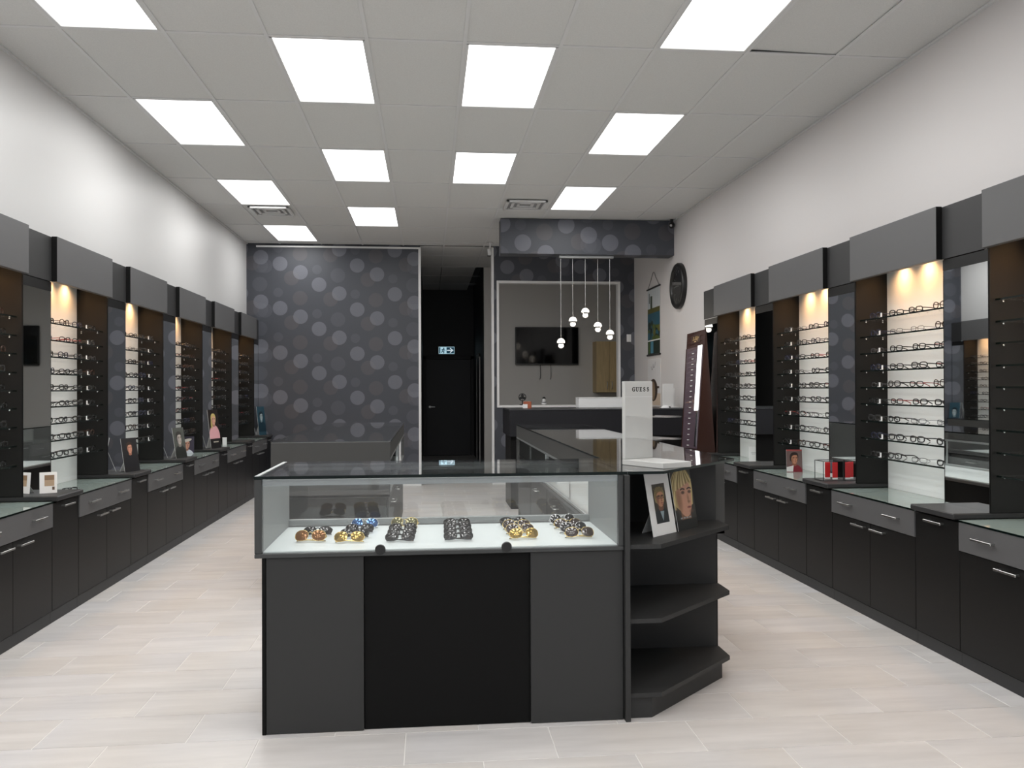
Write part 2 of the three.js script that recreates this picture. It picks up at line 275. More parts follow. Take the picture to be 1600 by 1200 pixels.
{
  const T = 0.61, L = 1.22, xs = [XL, ...Array.from({ length: 9 }, (_, i) => X0 + T * i), XR];
  const cell = (x0, x1, z0, z1, k, r) => {
    if (x1 - x0 < 0.03 || z1 - z0 < 0.03) return;
    const g = bx(x0 + 0.004, x1 - 0.004, CEIL + 0.004, CEIL + 0.018, z0 + 0.004, z1 - 0.004, 0.002);
    const t = part(ceiling, 'ceiling_tile', g, M.tile);
    if (k === 7 && r === -1) { g.translate(-x1, -CEIL, -z0); t.position.set(x1, CEIL + 0.004, z0); t.rotation.z = -0.022; }   // one tile sits lifted beside the lamp
  };
  for (let r = -6; r <= 6; r++) for (let k = -1; k <= 8; k++) {
    if (isLit(k, r)) continue;
    const x0 = xs[k + 1], x1 = xs[k + 2], z1 = Z0 - L * r, z0 = Math.max(Z0 - L * (r + 1), ZB);
    cell(x0, x1, z0, Math.min(z1, ZF), k, r);
  }
  for (let r = 6; r <= 10; r++) for (let k = 3; k <= 9; k++) {        // corridor and back room
    const x0 = k === 3 ? -0.132 : X0 + T * k, x1 = k === 9 ? 3.7 : X0 + T * (k + 1), z1 = Math.min(Z0 - L * r, ZB - 0.12), z0 = Math.max(Z0 - L * (r + 1), ZE);
    if (k >= 5) { if (z1 <= ZT) continue; cell(x0, x1, Math.max(z0, ZT), z1, k, r + 99); } else cell(x0, x1, z0, z1, k, r + 99);
  }
  for (let k = 0; k <= 8; k++) part(ceiling, 'main_tee', bx(X0 + T * k - 0.012, X0 + T * k + 0.012, CEIL - 0.002, CEIL + 0.004, k >= 4 ? ZT : ZB, ZF, 0.0008), M.tee);
  for (let r = -5; r <= 6; r++) part(ceiling, 'cross_tee', bx(XL, XR, CEIL - 0.0015, CEIL + 0.004, Z0 - L * r - 0.012, Z0 - L * r + 0.012, 0.0008), M.tee);
  for (let r = 7; r <= 10; r++) part(ceiling, 'cross_tee', bx(-0.132, r < 8 ? 3.7 : 0.985, CEIL - 0.0015, CEIL + 0.004, Z0 - L * r - 0.012, Z0 - L * r + 0.012, 0.0008), M.tee);
  part(ceiling, 'wall_angle', [bx(XL, XL + 0.02, CEIL - 0.012, CEIL + 0.002, ZB, ZF, 0), bx(XR - 0.02, XR, CEIL - 0.012, CEIL + 0.002, ZB, ZF, 0)], M.tee);
  const rowWord = { '-1': 'cut by the top edge of the photo', 0: 'largest whole', 1: 'second-row', 2: 'third-row', 3: 'fourth-row', 4: 'fifth-row', 5: 'farthest' };
  const colWord = { 0: 'by the left wall', 2: 'left of the middle', 4: 'right of the middle', 6: 'towards the right wall' };
  for (const [k, r] of litCells) {
    const x = X0 + T * (k + 0.5), z = Z0 - L * (r + 0.5);
    const t = thing('ceiling_light', r < -1 ? `lit ceiling panel above the viewer, ${{ '-2': 'next past the photo edge', '-3': 'third last', '-4': 'middle', '-5': 'second last', '-6': 'last' }[r]} row, ${colWord[k]}` : `${rowWord[r]} lit white ceiling panel ${colWord[k]}`, 'ceiling light', [x, CEIL, z], 0, 'lit ceiling panels');
    const a = T / 2 - 0.012, b = L / 2 - 0.012, f = 0.016;
    part(t, 'frame', [bx(-a, a, -0.002, 0.02, -b, -b + f), bx(-a, a, -0.002, 0.02, b - f, b), bx(-a, -a + f, -0.002, 0.02, -b, b), bx(a - f, a, -0.002, 0.02, -b, b)], M.tee);
    part(t, 'diffuser', bx(-a + f, a - f, 0.006, 0.016, -b + f, b - f, 0), M.panelGlow);
    const l = new THREE.RectAreaLight(new THREE.Color().setRGB(1, 0.995, 0.985), PANEL_LIGHT, 2 * (a - f), 2 * (b - f));
    l.position.set(x, CEIL - 0.004, z); l.rotation.x = -Math.PI / 2; scene.add(l);
  }
  for (const [x, z, lab] of [[-1.89, -10.44, 'square white ceiling vent beside the fourth left light panel'], [1.135, -9.86, 'square white ceiling vent before the wallpapered beam']]) {
    const t = thing('ceiling_vent', lab, 'vent', [x, CEIL, z]);
    part(t, 'backing', bx(-0.22, 0.22, -0.006, -0.0022, -0.22, 0.22, 0), M.ventGrey);
    for (const [i, s] of [0.24, 0.17, 0.1].entries()) part(t, 'louvre_ring', [bx(-s, s, -0.03 + i * 0.006, -0.006, s - 0.035, s, 0.004), bx(-s, s, -0.03 + i * 0.006, -0.006, -s, -s + 0.035, 0.004), bx(-s, -s + 0.035, -0.03 + i * 0.006, -0.006, -s, s, 0.004), bx(s - 0.035, s, -0.03 + i * 0.006, -0.006, -s, s, 0.004)], M.tee);
  }
}
// wallpapered beam over the reception desk
struct('trim_5', bx(0.915, XR, 3.186, CEIL - 0.002, -10.95, -10.7, 0.003), M.wallpaper, 'wallpapered beam with pale discs hanging above the reception desk', 'beam');
// door and door casing in the corridor
{
  const d = struct('door_1', bx(-0.06, 0.91, 0.012, 2.11, ZE + 0.002, ZE + 0.045, 0.003), M.doorPaint, 'dark door at the end of the corridor', 'door');
  part(d, 'door_frame', [bx(-0.125, -0.065, 0, 2.18, ZE + 0.001, ZE + 0.06), bx(0.915, 0.98, 0, 2.18, ZE + 0.001, ZE + 0.06), bx(-0.125, 0.98, 2.115, 2.18, ZE + 0.001, ZE + 0.06)], M.darkPaint);
  part(d, 'door_handle', [cyl(0.026, 0.026, 0.012, 0.02, 1.07, ZE + 0.051, 16, 'z'), bx(0.01, 0.13, 1.06, 1.08, ZE + 0.07, ZE + 0.085, 0.004), cyl(0.009, 0.009, 0.03, 0.02, 1.07, ZE + 0.065, 10, 'z')], M.steel);
  const d2 = struct('door_2', [bx(0.965, 0.985, 0, 2.15, -17.3, -17.22), bx(0.965, 0.985, 0, 2.15, -16.35, -16.27), bx(0.965, 0.985, 2.08, 2.15, -17.3, -16.27)], M.greyPaint, 'grey casing of the side door in the corridor', 'door');
  part(d2, 'door_leaf', bx(0.973, 0.985, 0.01, 2.08, -17.22, -16.35), M.doorPaint);
}
const printed = (tex, rough = 0.5) => std(lin(1), rough, { map: tex });
{ // exit sign
  const t = thing('exit_sign', 'lit running-man exit sign with an arrow above the corridor door', 'sign', [0.385, 2.21, ZE]);
  part(t, 'housing', bx(-0.2, 0.2, 0, 0.2, 0.002, 0.05, 0.006), M.plasticBlack);
  const tex = canvasTex(256, 128, (c) => {
    c.fillStyle = '#bfe6f5'; c.fillRect(0, 0, 256, 128); c.fillStyle = '#0d3a4d'; c.fillRect(6, 8, 20, 112); c.fillRect(128, 8, 122, 112);
    c.fillStyle = '#0d3a4d'; c.beginPath(); c.arc(82, 28, 11, 0, 7); c.fill(); c.strokeStyle = '#0d3a4d'; c.lineWidth = 14; c.lineCap = 'round';
    c.beginPath(); c.moveTo(76, 46); c.lineTo(66, 76); c.lineTo(86, 92); c.lineTo(80, 114); c.moveTo(66, 76); c.lineTo(46, 100); c.moveTo(76, 48); c.lineTo(100, 62); c.moveTo(74, 48); c.lineTo(50, 58); c.stroke();
    c.strokeStyle = '#e8f6ff'; c.lineWidth = 16; c.beginPath(); c.moveTo(142, 64); c.lineTo(226, 64); c.moveTo(190, 28); c.lineTo(230, 64); c.lineTo(190, 100); c.stroke();
  });
  part(t, 'sign_face', face(0.34, 0.155, 0, 0.1, 0.0515), new THREE.MeshStandardMaterial({ color: 0x101010, emissive: 0xffffff, emissiveMap: tex, emissiveIntensity: 0.75, roughness: 0.4 }));
  const l = new THREE.RectAreaLight(new THREE.Color().setRGB(0.7, 0.9, 1), 0.4, 0.34, 0.155); l.position.set(0.385, 2.31, ZE + 0.055); l.rotation.y = Math.PI; scene.add(l);
}

// ───────────────────────── wall displays: frame bays, mirrors and the cabinets under them ─────────────────────────
// local axes of a wall unit: x along the wall (left to right in the photo), z out of the wall, origin on the floor at the wall
const SHELF_Y = [1.925, 1.808, 1.694, 1.577, 1.463, 1.352, 1.236, 1.118, 0.995];
const handleGeo = (x, y, z, len = 0.16) => merge([bx(x - len / 2, x + len / 2, y - 0.006, y + 0.006, z + 0.024, z + 0.032, 0.002), bx(x - len / 2 + 0.012, x - len / 2 + 0.022, y - 0.005, y + 0.005, z, z + 0.026, 0.001), bx(x + len / 2 - 0.022, x + len / 2 - 0.012, y - 0.005, y + 0.005, z, z + 0.026, 0.001)]);
const pinGeo = merge(SHELF_Y.flatMap(y => [-0.492, 0.492].flatMap(x => [0.05, 0.17].map(z => { const g = new THREE.SphereGeometry(0.006, 6, 4); g.translate(x, y - 0.014, z); return g; }))));
const bayGeo = {
  back: bx(-0.5, 0.5, 0.7975, 2.318, 0.001, 0.012, 0), sideL: bx(-0.52, -0.5, 0.7975, 2.318, 0.001, 0.24), sideR: bx(0.5, 0.52, 0.7975, 2.318, 0.001, 0.24),
  top: bx(-0.52, 0.52, 2.3185, 2.334, 0.001, 0.244), fascia: bx(-0.4985, 0.4985, 2.192, 2.497, 0.247, 0.283, 0.0015), bandL: bx(-0.5, -0.4986, 2.193, 2.496, 0.2475, 0.282, 0), bandR: bx(0.4986, 0.5, 2.193, 2.496, 0.2475, 0.282, 0),
  shelf: bx(-0.498, 0.498, -0.008, 0, 0.0135, 0.2085, 0), shelfEdge: bx(-0.498, 0.498, -0.0095, 0.0003, 0.2086, 0.2105, 0),
  pins: pinGeo, ring: cyl(0.036, 0.032, 0.006, 0, -0.0035, 0, 20), lens: cyl(0.025, 0.025, 0.004, 0, -0.0085, 0, 20),
};
const PUCKS = [-0.28, 0, 0.28];
const toWorld = (side, back, zc, lx, d) => side === 'left' ? [back + d, zc - lx] : [back - d, zc + lx];
function displayBay(side, back, zc, label) {
  const t = thing('display_bay', label, 'display unit', [back, 0, zc], side === 'left' ? Math.PI / 2 : -Math.PI / 2, `frame display bays on the ${side} wall`);
  part(t, 'back_panel', bayGeo.back, M.whiteLam).userData.label = 'white back panel';
  part(t, 'side_panel', bayGeo.sideL, M.sidePanel); part(t, 'side_panel', bayGeo.sideR, M.sidePanel);
  part(t, 'top_board', bayGeo.top, M.black); const fp = part(t, 'front_panel', bayGeo.fascia, M.grey); part(fp, 'edge_band', bayGeo.bandL, M.black); part(fp, 'edge_band', bayGeo.bandR, M.black);
  for (const y of SHELF_Y) { const s = part(t, 'glass_shelf', bayGeo.shelf, M.glass); s.position.y = y; part(s, 'front_edge', bayGeo.shelfEdge, M.glassEdge); }
  part(t, 'shelf_pins', bayGeo.pins, M.chrome, 'stuff');
  for (const lx of PUCKS) {
    const r = part(t, 'spotlight', bayGeo.ring, M.chrome); r.position.set(lx, 2.3185, 0.085); part(r, 'bulb_face', bayGeo.lens, M.puckGlow);
    const [wx, wz] = toWorld(side, back, zc, lx, 0.085), [tx, tz] = toWorld(side, back, zc, lx, 0.05);
    const l = new THREE.SpotLight(new THREE.Color().setRGB(1, 0.54, 0.23), SPOT_LIGHT, 0, 1.2, 1.0, 2); l.position.set(wx, 2.302, wz); l.target.position.set(tx, 1.2, tz); l.castShadow = true; scene.add(l, l.target);
  }
  return t;
}
function mirrorColumn(side, back, zc, w, label) {
  const h = w / 2, t = thing('mirror_column', label, 'mirror', [back, 0, zc], side === 'left' ? Math.PI / 2 : -Math.PI / 2, `mirrors between the bays on the ${side} wall`);
  const i = h - 0.021;
  part(t, 'backing', bx(-i, i, 0.7975, 2.186, 0.001, 0.2402), M.black);
  part(t, 'mirror_pane', bx(-h + 0.009, h - 0.009, 0.7975, 2.125, 0.2403, 0.2440, 0), M.mirror);
  for (const k of [-1, 1]) part(t, 'edge_strip', bx(k * (h - 0.0088), k * (h - 0.002), 0.7975, 2.125, 0.2403, 0.2442, 0), M.blackMatte);
  part(t, 'header', bx(-h + 0.002, h - 0.002, 2.126, 2.188, 0.2405, 0.2458, 0.0008), M.black);
  part(t, 'top_panel', bx(-h - 0.02, h + 0.02, 2.193, 2.493, 0.2412, 0.2464, 0.001), M.midGrey);
}
function drawerCabinet(side, back, zc, label) {
  const t = thing('drawer_cabinet', label, 'cabinet', [back, 0, zc], side === 'left' ? Math.PI / 2 : -Math.PI / 2, `drawer cabinets along the ${side} wall`);
  part(t, 'toe_kick', bx(-0.5, 0.5, 0, 0.074, 0.001, 0.408), M.midGrey);
  part(t, 'carcass', bx(-0.5, 0.5, 0.075, 0.754, 0.001, 0.4), M.black);
  const dr = part(t, 'drawer_front', bx(-0.497, 0.497, 0.605, 0.755, 0.401, 0.426, 0.002), M.grey);
  for (const x of [-0.28, 0.28]) part(dr, 'handle', handleGeo(x, 0.688, 0.426), M.steel);
  for (const s of [-1, 1]) { const d = part(t, 'door', bx(s < 0 ? -0.497 : 0.0015, s < 0 ? -0.0015 : 0.497, 0.08, 0.601, 0.401, 0.419, 0.002), M.black); part(d, 'handle', handleGeo(s * 0.115, 0.572, 0.419), M.steel); }
  part(t, 'backsplash', bx(-0.4995, 0.4995, 0.7645, 0.797, 0.001, 0.012, 0), M.whiteLam);
  const g = part(t, 'glass_top', bx(-0.499, 0.499, 0.7555, 0.764, 0.0135, 0.425, 0), M.paleGlass); part(g, 'front_edge', bx(-0.499, 0.499, 0.7552, 0.7643, 0.4252, 0.428, 0), M.glassEdge);
}
function narrowCabinet(side, back, zc, w, label) {
  const h = w / 2, t = thing('narrow_cabinet', label, 'cabinet', [back, 0, zc], side === 'left' ? Math.PI / 2 : -Math.PI / 2, `narrow cabinets along the ${side} wall`);
  part(t, 'toe_kick', bx(-h, h, 0, 0.074, 0.001, 0.408), M.midGrey);
  part(t, 'carcass', bx(-h, h, 0.075, 0.756, 0.001, 0.4), M.black);
  const d = part(t, 'door', bx(-h + 0.0015, h - 0.0015, 0.08, 0.752, 0.401, 0.419, 0.002), M.black); part(d, 'handle', handleGeo(0, 0.722, 0.419, Math.min(0.16, w * 0.6)), M.steel);
  part(t, 'counter_slab', bx(-h + 0.0005, h - 0.0005, 0.7645, 0.797, 0.001, 0.452, 0.006), M.midGrey);
}

// eyeglasses: prototypes facing +z, standing on y = 0
function rimPath(cx, w, h, y, p, n = 18, wrap = 0) { const o = []; for (let i = 0; i < n; i++) { const a = i / n * Math.PI * 2, c = Math.cos(a), s = Math.sin(a); const x = cx + w / 2 * Math.sign(c) * Math.abs(c) ** (2 / p); o.push(V(x, y + h / 2 * Math.sign(s) * Math.abs(s) ** (2 / p), -wrap * x * x)); } return o; }
function lensGeo(path) { const tr = [], m = path.reduce((s, q) => s.add(q), V(0, 0, 0)).multiplyScalar(1 / path.length); path.forEach((p, i) => tr.push([m, p, path[(i + 1) % path.length]])); return triGeo(tr); }
const frameMats = [
  ['black', std(lin(0.008), 0.25)], ['dark tortoiseshell', phy(lin(0.035, 0.014, 0.007), 0.2)], ['gunmetal', std(lin(0.10, 0.10, 0.11), 0.3, { metalness: 0.8 })],
  ['black and red', std(lin(0.010, 0.006, 0.006), 0.25)], ['navy', std(lin(0.010, 0.013, 0.04), 0.25)], ['charcoal', std(lin(0.020, 0.020, 0.021), 0.3)],
];
const redTemple = std(lin(0.30, 0.02, 0.02), 0.3);
const glassesProto = frameMats.map(([col, mat], i) => {
  const o = new THREE.Group(); o.name = 'eyeglasses'; o.userData = { category: 'eyeglasses' };
  const w = [0.052, 0.048, 0.053, 0.054, 0.05, 0.055][i], h = [0.031, 0.038, 0.028, 0.030, 0.036, 0.034][i], p = [3.4, 2.4, 3.6, 3.2, 2.8, 3.0][i], r = [0.0034, 0.003, 0.0017, 0.003, 0.003, 0.0038][i];
  const cx = w / 2 + 0.0095, y = h / 2 + r, paths = [-1, 1].map(s => rimPath(s * cx, w, h, y, p, 18, 1.2));
  part(o, 'front_frame', [...paths.map(q => tube(q, r, 22, 5, true)), tube([[-0.0105, y + h * 0.12, 0], [0, y + h * 0.26, 0.002], [0.0105, y + h * 0.12, 0]], r, 6, 5)], mat);
  for (const s of [-1, 1]) {
    const hx = s * (cx + w / 2), hz = -1.2 * hx * hx, yy = y + h * 0.22;
    part(o, 'temple', tube([[hx, yy, hz], [hx + s * 0.004, yy, hz - 0.006], [hx + s * 0.003, yy - 0.002, -0.07], [hx - s * 0.003, yy - 0.006, -0.105], [hx - s * 0.006, r, -0.138]], r * 0.95, 14, 5), i === 3 ? redTemple : mat);
    part(o, 'lens', lensGeo(paths[s < 0 ? 0 : 1]), M.clear);
  }
  return o;
});
const ord = ['first', 'second', 'third', 'fourth', 'fifth'], shelfWord = ['top', 'second', 'third', 'fourth', 'fifth', 'sixth', 'seventh', 'eighth', 'bottom'];
function fillBay(side, back, zc, bayName, slots, tags) {
  SHELF_Y.forEach((y, j) => {
    slots.forEach((lx, i) => {
      const q = rnd(), k = q < 0.46 ? 0 : q < 0.66 ? 5 : q < 0.76 ? 1 : q < 0.86 ? 2 : q < 0.92 ? 3 : 4, jit = rr(-0.025, 0.025), [x, z] = toWorld(side, back, zc, lx + jit, 0.175);
      const turn = (side === 'left' ? Math.PI / 2 : -Math.PI / 2) + (side === 'left' ? -1 : 1) * rr(-0.02, 0.22);
      const from = slots.length < 4 ? ord[slots.length - 1 - i] + ' from right' : ord[i] + ' from left';
      copyOf(glassesProto[k], 'eyeglasses', `${frameMats[k][0]} eyeglasses, ${from}, ${shelfWord[j]} shelf, ${bayName} bay on ${side} wall`, `eyeglasses on the ${side} wall`, [x, y + 0.0004, z], turn);
    });
    if (tags) { const [x, z] = toWorld(side, back, zc, (side === 'left' ? 0.25 : -0.275) + rr(-0.02, 0.02), 0.19), t = thing('logo_tag', `small white logo tag, ${shelfWord[j]} shelf, ${bayName} bay on ${side} wall`, 'tag', [x, y + 0.0004, z], side === 'left' ? Math.PI / 2 : -Math.PI / 2, 'small white logo tags on the shelves');
      part(t, 'plaque', bx(-0.008, 0.008, 0, 0.03, -0.006, -0.002, 0.001), M.white); part(t, 'foot', bx(-0.008, 0.008, 0, 0.003, -0.006, 0.008, 0.0005), M.white); }
  });
}
const SLOTS = [-0.37, -0.125, 0.125, 0.37];
const bayWord = { left: ['nearest', 'second', 'third', 'fourth', 'fifth', 'farthest'], right: ['nearest', 'second', 'third', 'farthest'] };
const note = { left: ['cut by the photo edge', 'after the television mirror', '', '', '', 'next to the wallpaper'], right: ['cut by the photo edge', 'with the widest white back', 'with the man portrait card below', 'next to the brown tower'] };
for (let i = 0; i < 6; i++) {
  const zc = -(5.04 + 1.4 * i), w = bayWord.left[i];
  displayBay('left', XLB, zc, `${w} lit frame display bay on the left wall${note.left[i] ? ', ' + note.left[i] : ''}`);
  drawerCabinet('left', XLB, zc, `black base cabinet with grey drawer under the ${w} left-wall bay`);
  fillBay('left', XLB, zc, w, i === 0 ? [0.125, 0.37] : SLOTS, i < 3);
  const zm = i < 5 ? zc - 0.7 : -(12.54 + 0.155), mw = i < 5 ? 0.4 : 0.306, pl = i < 5 ? `between the ${w} and ${bayWord.left[i + 1]} left-wall bays` : 'at the wallpapered end of the left wall';
  mirrorColumn('left', XLB, zm, mw, `tall mirror column ${pl}`); narrowCabinet('left', XLB, zm, mw, `narrow black one-door cabinet ${pl}`);
}
for (let i = 0; i < 4; i++) {
  const zc = -(3.67 + 1.4 * i), w = bayWord.right[i];
  displayBay('right', XR, zc, `${w} lit frame display bay on the right wall, ${note.right[i]}`);
  drawerCabinet('right', XR, zc, `black base cabinet with grey drawer under the ${w} right-wall bay`);
  if (i) fillBay('right', XR, zc, w, SLOTS, i < 3);
  const zm = zc - 0.7, pl = i < 3 ? `between the ${w} and ${bayWord.right[i + 1]} right-wall bays` : 'at the far end of the right wall displays';
  mirrorColumn('right', XR, zm, 0.4, `tall mirror column ${pl}`); narrowCabinet('right', XR, zm, 0.4, `narrow black one-door cabinet ${pl}`);
}

mirrorColumn('right', XR, -2.97, 0.4, 'tall mirror column before the nearest right-wall bay, outside the photo'); narrowCabinet('right', XR, -2.97, 0.4, 'narrow black one-door cabinet before the nearest right-wall bay, outside the photo');
mirrorColumn('left', XLB, -4.34, 0.4, 'tall mirror column before the nearest left-wall bay, outside the photo'); narrowCabinet('left', XLB, -4.34, 0.4, 'narrow black one-door cabinet before the nearest left-wall bay, outside the photo');

// ───────────────────────── front glass showcase ─────────────────────────
{
  const zf = -3.65, zb = -4.36, t = thing('glass_showcase', 'glass-topped showcase of sunglasses on a grey and black base, nearest the viewer', 'showcase', [0, 0, 0]);
  part(t, 'base_body', bx(-0.688, 0.848, 0, 0.745, zb + 0.03, zf - 0.03), M.blackMatte);
  part(t, 'base_panel', bx(-0.69, -0.281, 0.002, 0.747, zf - 0.03, zf - 0.008, 0.002), M.pedestal);
  part(t, 'base_panel', bx(0.438, 0.849, 0.002, 0.747, zf - 0.03, zf - 0.008, 0.002), M.pedestal);
  part(t, 'black_panel', bx(-0.279, 0.436, 0.002, 0.747, zf - 0.03, zf - 0.022, 0.001), M.blackMatte);
  part(t, 'end_panel', bx(-0.706, -0.69, 0, 0.747, zb + 0.02, zf - 0.004), M.blackMatte);
  part(t, 'bottom_board', bx(-0.735, 0.85, 0.748, 0.766, zb, zf + 0.004, 0.002), M.caseGrey);
  part(t, 'deck', bx(-0.703, 0.825, 0.7665, 0.772, zb + 0.05, zf - 0.018, 0), M.deck).userData.label = 'white display deck';
  part(t, 'side_wall', bx(-0.735, -0.705, 0.767, 1.082, zb, zf + 0.002), M.caseGrey); part(t, 'side_wall', bx(0.828, 0.85, 0.767, 1.082, zb, zf + 0.002), M.caseGrey);
  part(t, 'side_lining', bx(-0.7045, -0.702, 0.773, 1.055, zb + 0.02, zf - 0.02, 0), M.liner); part(t, 'side_lining', bx(0.825, 0.8275, 0.773, 1.055, zb + 0.02, zf - 0.02, 0), M.liner);
  part(t, 'front_glass', bx(-0.703, 0.826, 0.767, 1.078, zf - 0.006, zf - 0.001, 0), M.glass);
  const ch = part(t, 'light_channel', [bx(-0.703, 0.826, 1.058, 1.078, zf - 0.03, zf - 0.008, 0.001), bx(-0.703, 0.826, 1.052, 1.0585, zf - 0.011, zf - 0.008, 0.0005), bx(-0.703, 0.826, 1.052, 1.0585, zf - 0.03, zf - 0.027, 0.0005)], M.liner);
  part(ch, 'glowing_strip', bx(-0.69, 0.81, 1.0565, 1.0575, zf - 0.026, zf - 0.012, 0), M.stripGlow);
  const l = new THREE.RectAreaLight(new THREE.Color().setRGB(0.95, 1, 1), CASE_LED, 1.5, 0.014); l.position.set(0.06, 1.0555, zf - 0.019); l.rotation.x = -Math.PI / 2; scene.add(l);
  part(t, 'back_rail', bx(-0.703, 0.826, 0.772, 0.806, zb + 0.012, zb + 0.04, 0.002), M.liner); part(t, 'back_top_rail', bx(-0.703, 0.826, 1.05, 1.08, zb + 0.01, zb + 0.04, 0.002), M.liner);
  part(t, 'sliding_pane', bx(-0.703, 0.075, 0.8, 1.055, zb + 0.03, zb + 0.034, 0), M.glass); part(t, 'sliding_pane', bx(0.045, 0.826, 0.8, 1.055, zb + 0.017, zb + 0.021, 0), M.glass);
  const g = part(t, 'glass_top', bx(-0.735, 0.868, 1.0835, 1.0935, zb, zf + 0.003, 0), M.glass);
  part(g, 'glass_edge', [bx(-0.735, 0.868, 1.0805, 1.0938, zf + 0.0032, zf + 0.005, 0), bx(-0.737, -0.7352, 1.0832, 1.0938, zb, zf + 0.005, 0)], M.glassEdge);
  part(t, 'top_edge_strip', bx(-0.734, -0.716, 1.0936, 1.0955, zb, zf, 0.0005), M.alu);
  part(t, 'top_frame', [bx(-0.735, -0.72, 1.0822, 1.0834, zb, zf, 0), bx(-0.735, 0.85, 1.0822, 1.0834, zb, zb + 0.012, 0)], M.alu);
  for (const x of [-0.21, 0.333]) part(t, 'finger_lock', cyl(0.023, 0.021, 0.009, x, 0.774, zf + 0.0045, 20, 'z'), M.plasticBlack);
}
// corner shelf unit and side arm counter
{
  const t = thing('corner_shelf_unit', 'grey open corner shelves with chamfered fronts beside the showcase', 'shelf unit', [0, 0, 0]);
  part(t, 'upright', bx(0.852, 0.875, 0, 1.079, -4.28, -3.628, 0.002), M.pedestal);
  part(t, 'back_board', bx(0.876, 1.49, 0, 1.079, -4.305, -4.283, 0.002), M.pedestal);
  const out = [[0.876, -3.655], [1.02, -3.655], [1.5, -4.118], [1.5, -4.282], [0.876, -4.282]];
  for (const y of [0.75, 0.422, 0.095]) part(t, 'shelf', prism(out, y, y + 0.02), M.pedestal);
  part(t, 'plinth', prism([[0.876, -3.672], [0.98, -3.672], [1.467, -4.138], [1.467, -4.282], [0.876, -4.282]], 0, 0.0945), M.pedestal);
  part(t, 'top_board', prism([[0.876, -3.66], [1.02, -3.66], [1.55, -4.24], [1.55, -4.30], [0.876, -4.30]], 1.0795, 1.083), M.blackMatte);
  const gt = part(t, 'glass_top', prism([[0.8695, -3.647], [1.03, -3.647], [1.575, -4.25], [1.575, -4.358], [0.8695, -4.358]], 1.0835, 1.0935), M.glass);
  const e = (a, b) => { const d = V(b[0] - a[0], 0, b[1] - a[1]), n = V(d.z, 0, -d.x).normalize().multiplyScalar(-0.002); return prism([a, b, [b[0] + n.x, b[1] + n.z], [a[0] + n.x, a[1] + n.z]], 1.0815, 1.0938); };
  part(gt, 'glass_edge', [e([0.8695, -3.6468], [1.03, -3.6468]), e([1.03, -3.6468], [1.5752, -4.25]), e([1.5752, -4.25], [1.5752, -4.358])], M.glassEdge);
}
function armCounter(name, label, x0, x1, z0, z1, staffX, deckY) {        // staffX: the face with sliding doors
  const t = thing(name, label, 'showcase'), s = Math.sign(staffX - (x0 + x1) / 2), other = s > 0 ? x0 : x1, zn = z0, zr = z1;
  part(t, 'lower_body', bx(x0 + 0.03, x1 - 0.03, 0, 0.68, zr + 0.02, zn - 0.03), M.black);
  part(t, 'case_floor', bx(x0, x1, 0.683, deckY, zr, zn), M.grey);
  part(t, 'deck', bx(x0 + 0.02, x1 - 0.02, deckY + 0.0005, deckY + 0.006, zr + 0.02, zn - 0.025, 0), M.deck);
  part(t, 'end_panel', bx(x0, x1, 0.6835, 1.082, zn - 0.022, zn, 0.002), M.endGrey); part(t, 'end_panel', bx(x0, x1, 0.6835, 1.082, zr, zr + 0.022, 0.002), M.endGrey);
  part(t, 'staff_top_rail', bx(staffX, staffX - s * 0.02, 0.962, 1.082, zr + 0.023, zn - 0.023, 0.002), M.endGrey);
  part(t, 'customer_glass', bx(other, other + s * 0.006, deckY + 0.007, 1.08, zr + 0.023, zn - 0.023, 0), M.glass);
  part(t, 'slide_rail', [bx(staffX, staffX - s * 0.03, 0.945, 0.961, zr + 0.023, zn - 0.023, 0.001), bx(staffX, staffX - s * 0.03, deckY + 0.007, deckY + 0.022, zr + 0.023, zn - 0.023, 0.001)], M.alu);
  const n = 4, L = (zn - zr - 0.05) / n;
  for (let i = 0; i < n; i++) { const za = zn - 0.025 - L * i, p = part(t, 'sliding_pane', bx(staffX - s * (0.006 + 0.008 * (i % 2)), staffX - s * (0.01 + 0.008 * (i % 2)), deckY + 0.023, 0.944, za - L, za, 0), M.glass); part(p, 'pane_frame', bx(staffX - s * (0.003 + 0.008 * (i % 2)), staffX - s * (0.012 + 0.008 * (i % 2)), deckY + 0.022, 0.945, za - 0.03, za - 0.012, 0.001), M.alu); }
  for (let i = 0; i < n; i++) { const za = zn - 0.05 - (L - 0.01) * i; const d = part(t, 'drawer_front', bx(staffX - s * 0.012, staffX - s * 0.029, 0.1, 0.675, za - L + 0.02, za, 0.002), M.pedestal);
    const zm = za - L / 2; part(d, 'handle', tube([[staffX - s * 0.012, 0.6, zm - 0.08], [staffX + s * 0.02, 0.6, zm - 0.078], [staffX + s * 0.022, 0.6, zm], [staffX + s * 0.02, 0.6, zm + 0.078], [staffX - s * 0.012, 0.6, zm + 0.08]], 0.005, 16, 6), M.steel); }
  const g = part(t, 'glass_top', bx(x0 - 0.004, x1 + 0.004, 1.0835, 1.0915, zr - 0.003, zn + 0.002, 0), M.glass);
  part(g, 'glass_edge', [bx(x0 - 0.0062, x0 - 0.0042, 1.0832, 1.0918, zr, zn, 0), bx(x1 + 0.0042, x1 + 0.0062, 1.0832, 1.0918, zr, zn, 0)], M.glassEdge);
  return t;
}
armCounter('side_showcase', 'long glass-topped showcase counter running back beside the white logo stand', 0.905, 1.565, -4.3615, -8.75, 0.905, 0.705);
armCounter('side_showcase', 'long grey glass-topped showcase counter standing in the left middle', -1.12, -0.28, -6.13, -9.5, -0.28, 0.705);

